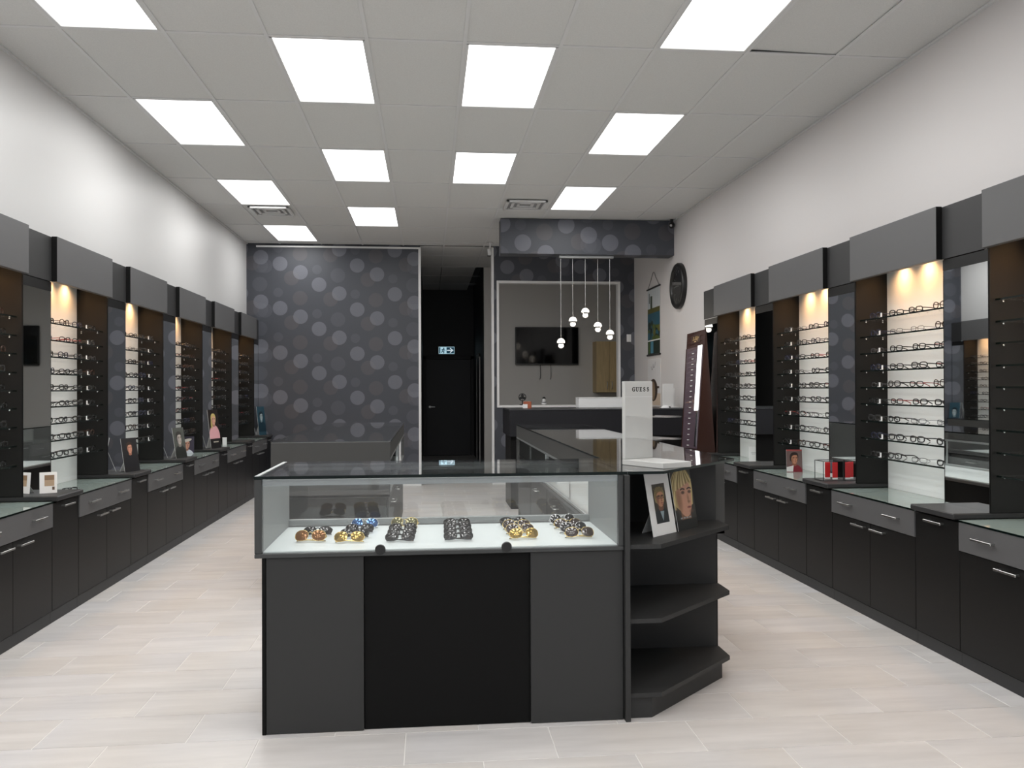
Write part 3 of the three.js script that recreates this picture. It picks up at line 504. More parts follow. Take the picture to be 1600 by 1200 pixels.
// sunglasses in the front showcase
{
  const lensMats = { black: phy(lin(0.003), 0.0, { ior: 1.75 }), gold: phy(lin(0.42, 0.28, 0.08), 0.08, { metalness: 0.85 }), brown: phy(lin(0.03, 0.015, 0.01), 0.0, { ior: 1.75 }), blue: phy(lin(0.08, 0.17, 0.38), 0.06, { metalness: 0.7 }), olive: phy(lin(0.16, 0.15, 0.08), 0.06, { metalness: 0.5 }), amber: phy(lin(0.22, 0.09, 0.02), 0.06, { metalness: 0.4 }) };
  const rimMats = { black: std(lin(0.007), 0.2), gold: std(lin(0.75, 0.58, 0.25), 0.25, { metalness: 1 }), silver: std(lin(0.7), 0.2, { metalness: 1 }) };
  const make = (lens, rim, p, lw, lh) => {
    const o = new THREE.Group(); o.userData = { category: 'sunglasses' };
    const tilt = g => { g.rotateX(-0.5); g.translate(0, 0.0125, 0.012); return g; }, r = rim === 'black' ? 0.0027 : 0.0012, cx = lw / 2 + 0.008, y = lh / 2;
    const dome = s => { const path = rimPath(s * cx, lw, lh, y, p, 20, 2.6), tr = [], rings = [1, 0.66, 0.33].map(f => path.map(q => { const m = V(s * cx, y, -2.6 * cx * cx), v = q.clone().sub(m).multiplyScalar(f).add(m); v.z += 0.0058 * (1 - f * f); return v; })), top = V(s * cx, y, -2.6 * cx * cx + 0.0058);
      for (let a = 0; a < 20; a++) { const b = (a + 1) % 20; for (let k = 0; k < 2; k++) { tr.push([rings[k][a], rings[k][b], rings[k + 1][b]], [rings[k][a], rings[k + 1][b], rings[k + 1][a]]); } tr.push([rings[2][a], rings[2][b], top]); }
      return tilt(smooth(triGeo(tr))); };
    for (const s of [-1, 1]) { part(o, 'lens', dome(s), lensMats[lens]); }
    part(o, 'front_frame', tilt(merge([...[-1, 1].map(s => tube(rimPath(s * cx, lw, lh, y, p, 20, 2.6), r, 24, 5, true)), tube([[-0.009, y + lh * 0.2, 0], [0, y + lh * 0.3, 0.002], [0.009, y + lh * 0.2, 0]], r, 6, 5)])), rimMats[rim]);
    for (const s of [-1, 1]) { const hx = s * (cx + lw / 2); part(o, 'temple', tube([[hx, 0.03, -0.018], [hx, 0.02, -0.03 - 0.004 * s], [hx * 0.7, 0.012, -0.036 - 0.004 * s], [-hx * 0.6, 0.005, -0.034 - 0.005 * s], [-hx * 0.95, 0.004, -0.026]], 0.0026, 12, 5), rimMats[rim]); }
    return o;
  };
  const kinds = {
    black: make('black', 'black', 2.6, 0.056, 0.037), blackround: make('black', 'silver', 2.2, 0.056, 0.05), gold: make('gold', 'gold', 2.4, 0.058, 0.046), aviator: make('amber', 'gold', 2.3, 0.06, 0.05),
    blue: make('blue', 'silver', 2.4, 0.057, 0.047), olive: make('olive', 'gold', 2.4, 0.057, 0.047), brown: make('brown', 'gold', 2.5, 0.058, 0.046),
  };
  const words = { black: 'black plastic', blackround: 'silver-rimmed dark', gold: 'gold mirrored', aviator: 'amber aviator', blue: 'blue mirrored', olive: 'olive mirrored', brown: 'brown-lensed gold-rimmed' };
  const cols = [[-0.533, ['aviator', 'black']], [-0.357, ['gold', 'black', 'black', 'blue']], [-0.132, ['black', 'black', 'black', 'olive']], [0.130, ['black', 'black', 'black', 'black']], [0.428, ['gold', 'brown', 'brown', 'black']], [0.685, ['brown', 'blackround', 'brown', 'blackround']]];
  const cw = ['first', 'second', 'third', 'fourth', 'fifth', 'sixth'], rw = ['front', 'second', 'third', 'back'];
  cols.forEach(([x, list], ci) => list.forEach((k, ri) => {
    const n = list.length === 2, z = -3.815 - (n ? ri * 0.17 + 0.04 : ri * 0.128), lean = [0.02, 0.022, 0.003, 0.002, -0.004, -0.006][ci] * ri * (ci < 2 ? 0.6 : 1);
    copyOf(kinds[k], 'sunglasses', `${words[k]} sunglasses, ${rw[n && ri ? 1 : ri]} in the ${cw[ci]} column of the front showcase`, 'sunglasses laid out in the front showcase', [x + lean, 0.7725, z], rr(-0.1, 0.1) + (ci - 2.5) * 0.03);
  }));
}
// ───────────────────────── reception desk, beam pendants, back room ─────────────────────────
{
  const t = thing('reception_desk', 'dark reception desk in front of the framed opening', 'desk', [0, 0, 0]);
  part(t, 'desk_body', bx(0.985, 3.13, 0, 0.888, -10.9, -10.2), M.black);
  part(t, 'front_apron', bx(0.955, 3.17, 0.889, 1.2, -10.95, -10.0, 0.003), M.desk);
  part(t, 'desk_top', bx(0.95, 3.175, 1.2005, 1.216, -10.96, -9.995, 0.002), M.deskTop);
}
{
  const t = thing('pendant_cluster', 'five glowing glass globes hanging from a bar under the wallpapered beam', 'pendant lamp', [0, 0, -10.83]);
  part(t, 'ceiling_bar', bx(1.68, 2.40, 3.155, 3.1855, -0.035, 0.035, 0.003), M.alu);
  for (const [x, y] of [[1.707, 2.05], [1.864, 2.33], [2.029, 2.446], [2.194, 2.262], [2.354, 2.162]]) {
    part(t, 'cord', cyl(0.0035, 0.0035, 3.155 - y - 0.05, x, (3.155 + y + 0.05) / 2, 0, 8), M.steel);
    const g = new THREE.SphereGeometry(0.052, 20, 14, 0, Math.PI * 2, 0, Math.PI * 0.55); g.translate(x, y + 0.012, 0); const p = part(t, 'globe', clean(g), M.globeGlow);
    part(p, 'band', cyl(0.040, 0.051, 0.016, x, y - 0.004, 0, 20), M.steel);
    const b = new THREE.SphereGeometry(0.036, 18, 12); b.scale(1, 0.9, 1); b.translate(x, y - 0.033, 0); part(p, 'lower_globe', clean(b), M.globeGlow);
    const l = new THREE.PointLight(new THREE.Color().setRGB(1, 0.88, 0.72), PENDANT_LIGHT, 0, 2); l.position.set(x, y - 0.034, -10.83); l.castShadow = true; scene.add(l);
  }
}
{
  const t = thing('television', 'black flat television mounted on the grey wall behind the opening', 'television', [2.115, 2.227, ZT]);
  part(t, 'bezel', bx(-0.573, 0.573, -0.34, 0.34, 0.03, 0.075, 0.006), M.plasticBlack); part(t, 'screen', bx(-0.558, 0.558, -0.315, 0.325, 0.0755, 0.0775, 0.0005), M.screen); part(t, 'wall_bracket', bx(-0.2, 0.2, -0.15, 0.15, 0.001, 0.0295), M.steel);
  for (const x of [-0.12, 0.07]) part(t, 'cable', tube([[x, -0.33, 0.04], [x + 0.004, -0.45, 0.03], [x, -0.585, 0.03], [x - 0.01, -0.6, 0.035]], 0.005, 10, 6), M.plasticBlack);
}
{
  const t = thing('wall_cupboard', 'maple wall cupboard with two doors seen through the opening', 'cupboard', [0, 0, ZT]);
  part(t, 'carcass', bx(2.96, 3.66, 1.39, 2.30, 0.001, 0.32), M.maple);
  for (const x of [2.96, 3.195, 3.43]) { const d = part(t, 'door', bx(x + 0.002, x + 0.232, 1.392, 2.298, 0.3205, 0.34, 0.002), M.maple); part(d, 'handle', tube([[x + (x < 3 ? 0.19 : 0.04), 1.45, 0.34], [x + (x < 3 ? 0.19 : 0.04), 1.46, 0.37], [x + (x < 3 ? 0.19 : 0.04), 1.57, 0.37], [x + (x < 3 ? 0.19 : 0.04), 1.58, 0.34]], 0.006, 12, 6), M.steel); }
}

// ───────────────────────── small things ─────────────────────────
{ // white logo stand on the corner glass top
  const t = thing('logo_stand', 'tall white countertop stand lettered in black, on the corner glass top', 'display stand', [1.068, 1.0938, -3.905], 0.49);
  part(t, 'base', bx(-0.09, 0.09, 0, 0.026, -0.14, 0.14, 0.002), M.standWhite); part(t, 'back_panel', bx(-0.09, 0.09, 0.0262, 0.40, -0.14, -0.118, 0.002), M.standWhite);
  const tex = canvasTex(512, 128, c => { c.fillStyle = '#bdbdba'; c.fillRect(0, 0, 512, 128); c.fillStyle = '#141414'; c.font = 'bold 104px serif'; c.textAlign = 'center'; c.textBaseline = 'middle'; c.strokeStyle = '#141414'; c.lineWidth = 5; let x = 80; for (const ch of 'GUESS') { c.fillText(ch, x, 66); c.strokeText(ch, x, 66); x += 88; } });
  part(t, 'lettering', face(0.135, 0.034, 0.012, 0.362, -0.1174), printed(tex));
  part(t, 'groove', bx(-0.088, 0.088, 0.325, 0.3265, -0.1179, -0.1172, 0), M.tee);
  for (const y of [0.126, 0.23]) part(t, 'acrylic_shelf', bx(-0.085, 0.085, y, y + 0.005, -0.117, 0.085, 0), M.clear);
}
// painted portraits (generic faces) for the counter cards
function portrait(w, h, o) {
  return canvasTex(w, h, c => {
    c.fillStyle = o.bg; c.fillRect(0, 0, w, h);
    const X = w * (o.x ?? 0.5), Y = h * (o.y ?? 0.42), R = w * (o.r ?? 0.28), d = o.turn ?? 0.18;      // d: how far the face looks to the right
    const px = a => X + a * R, py = b => Y + b * R;
    const poly = (col, pts) => { c.fillStyle = col; c.beginPath(); c.moveTo(px(pts[0][0]), py(pts[0][1])); for (let i = 1; i < pts.length; i++) { const q = pts[i]; if (q.length === 4) c.quadraticCurveTo(px(q[0]), py(q[1]), px(q[2]), py(q[3])); else c.lineTo(px(q[0]), py(q[1])); } c.closePath(); c.fill(); };
    const soft = (col, a, b, rx, ry, al) => { c.fillStyle = col; for (let i = 0; i < 10; i++) { c.globalAlpha = al / 10 * 1.6; const k = 1 - i * 0.085; c.beginPath(); c.ellipse(px(a), py(b), rx * R * k, ry * R * k, 0, 0, 6.3); c.fill(); } c.globalAlpha = 1; };
    poly(o.cloth, [[-2.4, 4.5], [-2.1, 1.9, -0.7, 1.45], [0.55, 1.4], [1.9, 1.75, 2.3, 4.5]]);
    poly(o.hair2 ?? o.hair, [[-1.0, 0.5], [-1.3, -1.5, 0.1, -1.45], [1.1, -1.4, 0.95, -0.2], [0.8, 0.6], [-0.4, 0.9]]);
    if (o.long) poly(o.hair, [[-0.9, -0.4], [-1.5, 1.2, -1.1, 2.2], [-0.5, 2.0, -0.45, 0.6]]);
    poly(o.skin2, [[-0.45, 0.6], [-0.5, 1.6], [0.1, 1.9, 0.5, 1.55], [0.45, 0.8]]);
    poly(o.skin, [[-0.72, -0.5], [-0.78, 0.4, -0.42, 0.95], [0.0, 1.38, 0.38, 1.12], [0.72, 0.8, 0.74, 0.2], [0.86, -0.3, 0.62, -0.75], [0, -1.15, -0.6, -0.85]]);
    soft(o.skin2, -0.5, 0.3, 0.36, 0.85, 0.75); soft(o.skin2, 0.3 + d, 0.95, 0.3, 0.14, 0.5); soft(o.skin2, 0.12 + d, 0.25, 0.13, 0.34, 0.55);
    for (const e of [-0.32, 0.34]) { soft('#20140f', e + d, -0.12, 0.2, 0.11, 0.9); c.strokeStyle = '#2a1b14'; c.lineWidth = R * 0.08; c.beginPath(); c.moveTo(px(e + d - 0.22), py(-0.27)); c.quadraticCurveTo(px(e + d), py(-0.4), px(e + d + 0.22), py(-0.27)); c.stroke(); }
    soft(o.skin2, 0.16 + d, 0.42, 0.17, 0.09, 0.9); soft('#7c3c36', 0.12 + d, 0.72, 0.25, 0.085, 1.0); soft('#4f211f', 0.12 + d, 0.71, 0.22, 0.025, 1.0);
    if (o.specs) { c.strokeStyle = '#1a1310'; c.lineWidth = R * 0.07; for (const e of [-0.32, 0.36]) c.strokeRect(px(e + d - 0.26), py(-0.24), R * 0.52, R * 0.32); c.beginPath(); c.moveTo(px(-0.58 + d), py(-0.16)); c.lineTo(px(-0.8), py(-0.2)); c.stroke(); }
    poly(o.hair, [[-0.86, 0.15], [-1.2, -1.5, 0.1, -1.48], [1.05, -1.4, 0.8, -0.55], [0.45, -0.95, 0.0, -0.78], [-0.55, -0.7, -0.68, -0.2], [-0.7, 0.1, -0.86, 0.15]]);
    for (let i = 0; i < 40; i++) { const a = -1 + i * 0.046; c.strokeStyle = i % 3 ? (o.hair2 ?? o.hair) : o.hair; c.globalAlpha = 0.55; c.lineWidth = R * 0.035; c.beginPath(); c.moveTo(px(0.1 + a * 0.25), py(-1.42)); c.quadraticCurveTo(px(a * 1.05), py(-1.25), px(a * 1.0 - 0.02), py(o.fringe ? -0.35 - 0.4 * Math.abs(a + 0.3) : -0.75 + (a < -0.5 ? 0.5 : 0))); c.stroke(); } c.globalAlpha = 1;
    o.extra?.(c, w, h, X, Y, R);
  });
}
function card(name, label, w, h, pos, turn, lean, tex, border = 0.0, cat = 'counter card', grp) {     // card leaning back on an easel strut
  const t = thing(name, label, cat, pos, turn, grp), c = new THREE.Group(); c.name = 'panel_pivot';
  const rot = g => { g.rotateX(-lean); return g; };
  part(t, 'board', rot(bx(-w / 2, w / 2, 0, h, -0.003, 0, 0.0006)), M.paper);
  if (tex) part(t, 'print', rot(face(w - 2 * border, h - 2.4 * border, 0, h / 2, 0.0006)), printed(tex, 0.35));
  const D = h * Math.sin(lean) + 0.03, y = h * 0.62;
  part(t, 'easel_strut', triGeo((() => { const p = [V(-w * 0.06, y * Math.cos(lean), -y * Math.sin(lean) - 0.004), V(w * 0.06, y * Math.cos(lean), -y * Math.sin(lean) - 0.004), V(w * 0.2, 0, -D - 0.02), V(-w * 0.2, 0, -D - 0.02)], q = p.map(v => v.clone().add(V(0, 0, -0.002)));
    return convexTris([p, q, [p[0], p[1], q[1], q[0]], [p[1], p[2], q[2], q[1]], [p[2], p[3], q[3], q[2]], [p[3], p[0], q[0], q[3]]], p.concat(q).reduce((s, v) => s.add(v), V(0, 0, 0)).multiplyScalar(1 / 8)); })()), M.paper);
  return t;
}
const manTex = portrait(256, 512, { bg: '#3a3329', cloth: '#23272b', skin: '#b58263', skin2: '#6f4632', hair: '#6b5836', hair2: '#9a8a5a', y: 0.36, r: 0.38, specs: true, extra: (c, w, h, X, Y, R) => { for (let i = 0; i < 30; i++) { c.strokeStyle = i % 2 ? '#8a7a4c' : '#4b3d24'; c.lineWidth = R * 0.06; const a = -0.95 + i * 0.062; c.beginPath(); c.moveTo(X + a * 0.85 * R, Y - (0.75 + 0.25 * Math.cos(a)) * R); c.lineTo(X + (a * 1.02 + 0.12 * Math.sin(i * 5)) * R, Y - (1.15 + 0.4 * Math.cos(a * 1.3)) * R); c.stroke(); } c.fillStyle = '#8fa0a8'; c.beginPath(); c.moveTo(X - R * 0.3, h * 0.7); c.lineTo(X + R * 0.5, h * 0.7); c.lineTo(X + R * 0.1, h * 0.95); c.fill(); } });
const blondTex = portrait(256, 420, { bg: '#2b2a28', cloth: '#0c0c0d', skin: '#b98a74', skin2: '#74523f', hair: '#8d7a48', hair2: '#c2b07a', y: 0.42, r: 0.5, turn: 0.3, fringe: true, extra: (c, w, h, X, Y, R) => { for (let i = 0; i < 34; i++) { c.strokeStyle = ['#c2b07a', '#8d7a48', '#6a5830', '#d8c998'][i % 4]; c.globalAlpha = 0.8; c.lineWidth = R * (0.04 + 0.03 * (i % 3)); const a = -1.15 + i * 0.062; c.beginPath(); c.moveTo(X + (0.15 + a * 0.3) * R, Y - 1.5 * R); c.quadraticCurveTo(X + (a * 1.1 - 0.1) * R, Y - 0.9 * R, X + (a * 1.25 - 0.1) * R, Y + (a < -0.55 ? 0.9 + a * 0.2 : -0.25 - (a + 0.5) * 0.35) * R); c.stroke(); } c.globalAlpha = 1; c.fillStyle = '#0c0c0d'; c.fillRect(0, h * 0.83, w, h * 0.17); c.fillStyle = '#8a8f92'; for (let i = 0; i < 4; i++) c.fillRect(w * (0.2 + i * 0.14), h * 0.79, w * 0.1, h * 0.025); } });
{
  const n = [0.667, 0.745], d = [0.745, -0.667];
  card('photo_card', 'white-bordered card with a narrow portrait of a man, on the top corner shelf', 0.2, 0.295, [1.106, 0.7705, -3.888], 0.73, 0.18, manTex, 0.046);
  card('photo_card', 'dark card with a large blond face, on the top corner shelf', 0.185, 0.29, [1.262, 0.7705, -4.026], 0.73, 0.18, blondTex);
}
const brownTex = canvasTex(128, 160, c => { c.fillStyle = '#efece8'; c.fillRect(0, 0, 128, 160); c.fillStyle = '#8a6f55'; c.fillRect(36, 22, 72, 84); c.fillStyle = '#b49a7d'; c.fillRect(36, 60, 72, 46); c.fillStyle = '#5b4634'; c.fillRect(92, 112, 18, 24); });
card('photo_card', 'small white card with a brown print on the nearest left slab', 0.1, 0.135, [-2.45, 0.7972, -5.72], 0.45, 0.08, brownTex);
card('photo_card', 'tall dark card with a dancing figure on the second left slab', 0.18, 0.275, [-2.41, 0.7972, -7.16], 1.22, 0.16, portrait(200, 320, { bg: '#1b1a1d', cloth: '#15161c', skin: '#c79078', skin2: '#9c6a55', hair: '#3a2a20', y: 0.3, r: 0.2 }));
card('photo_card', 'grey-toned portrait card on the third left slab', 0.17, 0.30, [-2.405, 0.7972, -8.52], 1.22, 0.17, portrait(200, 320, { bg: '#50534f', cloth: '#272a28', skin: '#b4aca4', skin2: '#807a74', hair: '#33322f', y: 0.36, r: 0.26 }));
card('photo_card', 'square card with a face in a pale hat below the fourth left bay', 0.155, 0.185, [-2.655, 0.7645, -9.58], 0.25, 0.1, portrait(200, 240, { bg: '#2b2438', cloth: '#c9cdd6', skin: '#c58f78', skin2: '#8f5f4e', hair: '#241a22', y: 0.46, r: 0.27, extra: (c, w, h, X, Y, R) => { c.fillStyle = '#cfc8bf'; c.beginPath(); c.ellipse(X, Y - R * 1.0, R * 1.3, R * 0.4, -0.25, 0, 7); c.fill(); } }));
card('photo_card', 'tall card of a blond model in pink on the fourth left slab', 0.2, 0.44, [-2.415, 0.7972, -9.9], 1.25, 0.12, portrait(200, 440, { bg: '#241d1c', cloth: '#d9a3a8', skin: '#cf9f8a', skin2: '#a87a68', hair: '#b3a162', hair2: '#cfc07e', y: 0.26, r: 0.24, long: true, extra: (c, w, h) => { c.fillStyle = '#1e1c1e'; c.fillRect(0, h * 0.78, w, h * 0.22); c.fillStyle = '#b9b3a6'; c.fillRect(w * 0.3, h * 0.82, w * 0.5, h * 0.03); } }));
card('photo_card', 'tall teal card on the farthest left slab by the wallpaper', 0.17, 0.42, [-2.425, 0.7972, -12.66], 1.1, 0.12, portrait(200, 440, { bg: '#2b4a58', cloth: '#17323f', skin: '#9fb0b4', skin2: '#6e8288', hair: '#1b2a33', y: 0.35, r: 0.26 }));
card('photo_card', 'white card with faint print below the farthest right bay', 0.085, 0.145, [3.03, 0.7645, -7.66], -0.2, 0.06, canvasTex(96, 160, c => { c.fillStyle = '#f2f3f2'; c.fillRect(0, 0, 96, 160); c.fillStyle = '#c9cccc'; c.fillRect(24, 60, 48, 10); c.fillRect(30, 76, 36, 6); }));
card('photo_card', 'portrait card of a dark-haired man in red below the third right bay', 0.13, 0.185, [3.0, 0.7645, -6.7], -0.1, 0.08, portrait(200, 280, { bg: '#6e5a58', cloth: '#7c2430', skin: '#bd8468', skin2: '#8a5a45', hair: '#2a1d18', y: 0.4, r: 0.27, extra: (c, w, h) => { c.fillStyle = '#d8d6d4'; c.beginPath(); c.moveTo(0, h * 0.78); c.lineTo(w * 0.45, h * 0.7); c.lineTo(w * 0.4, h * 0.98); c.lineTo(0, h * 0.98); c.fill(); c.fillStyle = '#a34848'; c.fillRect(0, 0, w, h * 0.07); } }));
{ // black wire stand with red cards
  const t = thing('wire_card_stand', 'black wire box stand holding red cards on the slab before the second right mirror', 'card stand', [2.852, 0.7972, -5.80], 0.05);
  const r = 0.0028, W = 0.076, D = 0.06, H = 0.14, b = (a, c) => tube([a, c.map((v, i) => (v + a[i]) / 2), c], r, 2, 5);
  const P = (x, y, z) => [x, y, z];
  part(t, 'wire_frame', [...[-1, 1].flatMap(sx => [-1, 1].map(sz => b(P(sx * W, r, sz * D), P(sx * W, H, sz * D)))), ...[r, H].flatMap(y => [-1, 1].flatMap(s => [b(P(-W, y, s * D), P(W, y, s * D)), b(P(s * W, y, -D), P(s * W, y, D))]))], M.plasticBlack);
  part(t, 'base_tray', bx(-W, W, 0.0005, 0.006, -D, D, 0.001), M.plasticBlack);
  for (const [x, z] of [[-0.002, -0.015], [0.036, 0.02]]) { const c = part(t, 'red_card', bx(x - 0.019, x + 0.019, 0.018, 0.128, z - 0.004, z + 0.004, 0.001), M.red); part(c, 'white_edge', bx(x - 0.019, x + 0.019, 0.0065, 0.018, z - 0.004, z + 0.004, 0.0005), M.white); }
}
{ const t = thing('sample_box', 'small white box on the glass below the fifth left bay', 'box', [-2.57, 0.7645, -10.95], 0.3); part(t, 'box_body', bx(-0.025, 0.025, 0, 0.085, -0.02, 0.02, 0.001), M.white); part(t, 'lid', bx(-0.026, 0.026, 0.0853, 0.095, -0.021, 0.021, 0.001), M.paper); }
{ // folded frames lying on the glass below the last bay and near the second left slab
  for (const [x, z, a, lab] of [[-2.45, -11.95, 0.4, 'pale folded eyeglasses lying on the glass below the farthest left bay'], [-2.43, -6.0, 1.1, 'dark eyeglasses lying on the glass below the second left bay']]) copyOf(glassesProto[a > 1 ? 0 : 2], 'eyeglasses', lab, 'loose eyeglasses on the counters', [x, 0.7648, z], a);
}
// tapered brown tower behind the right cabinets
{
  const t = thing('display_tower', 'brown tapering display tower with a reflection strip made to glow on the far right slab', 'display stand', [2.8, 0.7972, -8.6]);
  const q = (x, y, z) => V(x - 2.8, y, z + 8.6), H = 1.25;
  const b = [q(2.672, 0, -8.765), q(2.735, 0, -8.415), q(2.931, 0, -8.44), q(2.92, 0, -8.765)], u = [q(2.712, H - 0.018, -8.67), q(2.862, H + 0.026, -8.525), q(2.872, H + 0.026, -8.53), q(2.865, H - 0.01, -8.68)];
  const ctr = b.concat(u).reduce((s, v) => s.add(v), V(0, 0, 0)).multiplyScalar(1 / 8);
  const F = (s, h) => { const l = b[0].clone().lerp(u[0], h), r = b[1].clone().lerp(u[1], h); return l.lerp(r, s); };
  const strips = Array.from({ length: 24 }, (_, k) => [F(0, k / 24), F(1, k / 24), F(1, (k + 1) / 24), F(0, (k + 1) / 24)]);      // the slightly twisted front
  part(t, 'body', triGeo(convexTris([b, u, ...strips, ...[1, 2, 3].flatMap(i => { const j = (i + 1) % 4; return [[b[i], b[j], u[j]], [b[i], u[j], u[i]]]; })], ctr)), M.brown);
  const N = b[1].clone().sub(b[0]).cross(u[0].clone().sub(b[0])).normalize(); if (N.dot(b[0].clone().sub(ctr)) < 0) N.negate();
  const quad = (s0, s1, h0, h1, off, th = 0.004) => merge(Array.from({ length: Math.max(1, Math.round((h1 - h0) * 24)) }, (_, i, n = Math.max(1, Math.round((h1 - h0) * 24))) => {
    const ha = h0 + (h1 - h0) * i / n, hb = h0 + (h1 - h0) * (i + 1) / n, p = [F(s0, ha), F(s1, ha), F(s1, hb), F(s0, hb)].map(v => v.clone().addScaledVector(N, off)), k = p.map(v => v.clone().addScaledVector(N, th));
    return triGeo(convexTris([p, k, ...[0, 1, 2, 3].map(i => [p[i], p[(i + 1) % 4], k[(i + 1) % 4], k[i]])], p.concat(k).reduce((s, v) => s.add(v), V(0, 0, 0)).multiplyScalar(1 / 8)));
  }));
  const fp = part(t, 'front_panel', quad(0.03, 0.97, 0.03, 0.87, 0.0025), M.purple);
  for (let i = 0; i < 18; i++) { const h = 0.05 + i * 0.045; part(fp, 'nose_rest', quad(0.42, 0.49, h, h + 0.006, 0.0068, 0.012), M.white); }
  part(fp, 'edge_strip', quad(0.03, 0.06, 0.03, 0.87, 0.0068, 0.004), M.brown);
  const strip = part(t, 'glowing_strip', quad(0.70, 0.92, 0.34, 0.875, 0.0068, 0.006), M.stripGlow); part(strip, 'strip_tail', quad(0.82, 0.92, 0.05, 0.338, 0.0068, 0.006), M.chrome);  // emissive colour stands in for a bright window reflection on the tower strip
  const tex = canvasTex(256, 128, c => { c.fillStyle = '#3a2318'; c.fillRect(0, 0, 256, 128); c.fillStyle = '#d9b878'; c.font = 'italic 78px serif'; c.textAlign = 'center'; c.textBaseline = 'middle'; c.fillText('Lilly', 128, 52); c.beginPath(); c.ellipse(120, 104, 26, 9, 0, 0, 7); c.fill(); });
  const p = [F(0.25, 0.905), F(0.75, 0.905), F(0.75, 0.97), F(0.25, 0.97)].map(v => v.addScaledVector(N, 0.003)), g = triGeo([[p[0], p[1], p[2]], [p[0], p[2], p[3]]]); g.setAttribute('uv', new THREE.Float32BufferAttribute([0, 0, 1, 0, 1, 1, 0, 0, 1, 1, 0, 1], 2));
  part(t, 'gold_lettering', g, std(lin(1), 0.3, { map: tex, side: THREE.DoubleSide }));
}
{ // wall clock
  const t = thing('wall_clock', 'large round black clock on the right wall', 'clock', [XR, 2.757, -10.44], -Math.PI / 2);
  const pr = [[0.29, 0.002], [0.29, 0.045], [0.275, 0.062], [0.25, 0.066], [0.232, 0.05], [0.225, 0.03]].map(([x, y]) => new THREE.Vector2(x, y)); const rim = new THREE.LatheGeometry(pr, 48); rim.rotateX(Math.PI / 2);
  part(t, 'rim', clean(rim), M.plasticBlack); part(t, 'dial', cyl(0.228, 0.228, 0.02, 0, 0, 0.012, 48, 'z'), std(lin(0.006), 0.5));
  for (let i = 0; i < 12; i++) { const m = part(t, 'hour_mark', bx(-0.006, 0.006, 0.17, 0.205, 0.0225, 0.025, 0), M.alu); m.rotation.z = i * Math.PI / 6; }
  const h1 = part(t, 'hand', bx(-0.006, 0.006, -0.02, 0.12, 0.026, 0.029, 0.001), M.alu); h1.rotation.z = 1.5; const h2 = part(t, 'hand', bx(-0.004, 0.004, -0.03, 0.18, 0.030, 0.033, 0.001), M.alu); h2.rotation.z = 1.62;
  part(t, 'glass', cyl(0.238, 0.238, 0.003, 0, 0, 0.048, 48, 'z'), M.clear);
}
{ // hanging picture scroll and poster below it
  const t = thing('hanging_scroll', 'narrow landscape picture scroll hanging from a cord on the right wall', 'picture', [XR, 1.93, -11.69], -Math.PI / 2);
  const tex = canvasTex(256, 380, c => { c.fillStyle = '#b8bec2'; c.fillRect(0, 0, 256, 130); c.fillStyle = '#3f4a3c'; c.fillRect(60, 40, 40, 90); c.fillRect(30, 20, 14, 60); c.fillStyle = '#55542a'; c.fillRect(0, 112, 256, 34); c.fillStyle = '#2b5463'; c.fillRect(0, 140, 256, 90); c.fillStyle = '#20382c'; for (let i = 0; i < 40; i++) { c.beginPath(); c.ellipse(rnd() * 256, 190 + rnd() * 110, 10 + rnd() * 30, 6 + rnd() * 16, 0, 0, 7); c.fillStyle = ['#20382c', '#4c5a24', '#2a5868', '#1b2b26', '#5e5e2a'][Math.floor(rnd() * 5)]; c.fill(); } c.fillStyle = '#e8e8e6'; c.fillRect(0, 296, 256, 7); c.fillStyle = '#1d2b22'; c.fillRect(0, 303, 256, 77); c.fillStyle = '#4b7f93'; c.fillRect(60, 305, 60, 70); c.fillStyle = '#4f6a33'; c.fillRect(20, 305, 24, 70); });
  part(t, 'canvas_sheet', bx(-0.325, 0.325, 0.012, 0.95, 0.006, 0.009, 0), M.paper); part(t, 'print', face(0.65, 0.93, 0, 0.48, 0.0095), printed(tex));
  part(t, 'rod', cyl(0.012, 0.012, 0.69, 0, 0.955, 0.013, 10, 'x'), M.plasticBlack); part(t, 'rod', cyl(0.012, 0.012, 0.69, 0, 0.006, 0.013, 10, 'x'), M.plasticBlack);
  part(t, 'cord', tube([[-0.3, 0.96, 0.012], [-0.15, 1.07, 0.01], [0, 1.18, 0.008], [0.15, 1.07, 0.01], [0.3, 0.96, 0.012]], 0.003, 20, 5), M.plasticBlack);
  const p = thing('sunglasses_poster', 'pale poster of a brown lens under the picture scroll', 'poster', [XR, 1.217, -11.70], -Math.PI / 2);
  const tex2 = canvasTex(256, 256, c => { c.fillStyle = '#d6d5d6'; c.fillRect(0, 0, 256, 256); c.fillStyle = '#c9b6a2'; c.fillRect(0, 190, 256, 66); c.strokeStyle = '#77777c'; c.lineWidth = 5; c.beginPath(); c.moveTo(70, 40); c.quadraticCurveTo(90, 80, 110, 30); c.quadraticCurveTo(120, 70, 160, 14); c.stroke(); c.fillStyle = '#3a2b1e'; c.beginPath(); c.ellipse(112, 172, 84, 62, 0, 0, 7); c.fill(); c.fillStyle = '#8a755c'; c.beginPath(); c.ellipse(112, 176, 34, 52, 0, 0, 7); c.fill(); c.fillStyle = '#3a2b1e'; c.fillRect(190, 150, 40, 12); });
  part(p, 'sheet', bx(-0.335, 0.335, 0, 0.66, 0.001, 0.004, 0), M.paper); part(p, 'print', face(0.66, 0.65, 0, 0.33, 0.0045), printed(tex2));
}
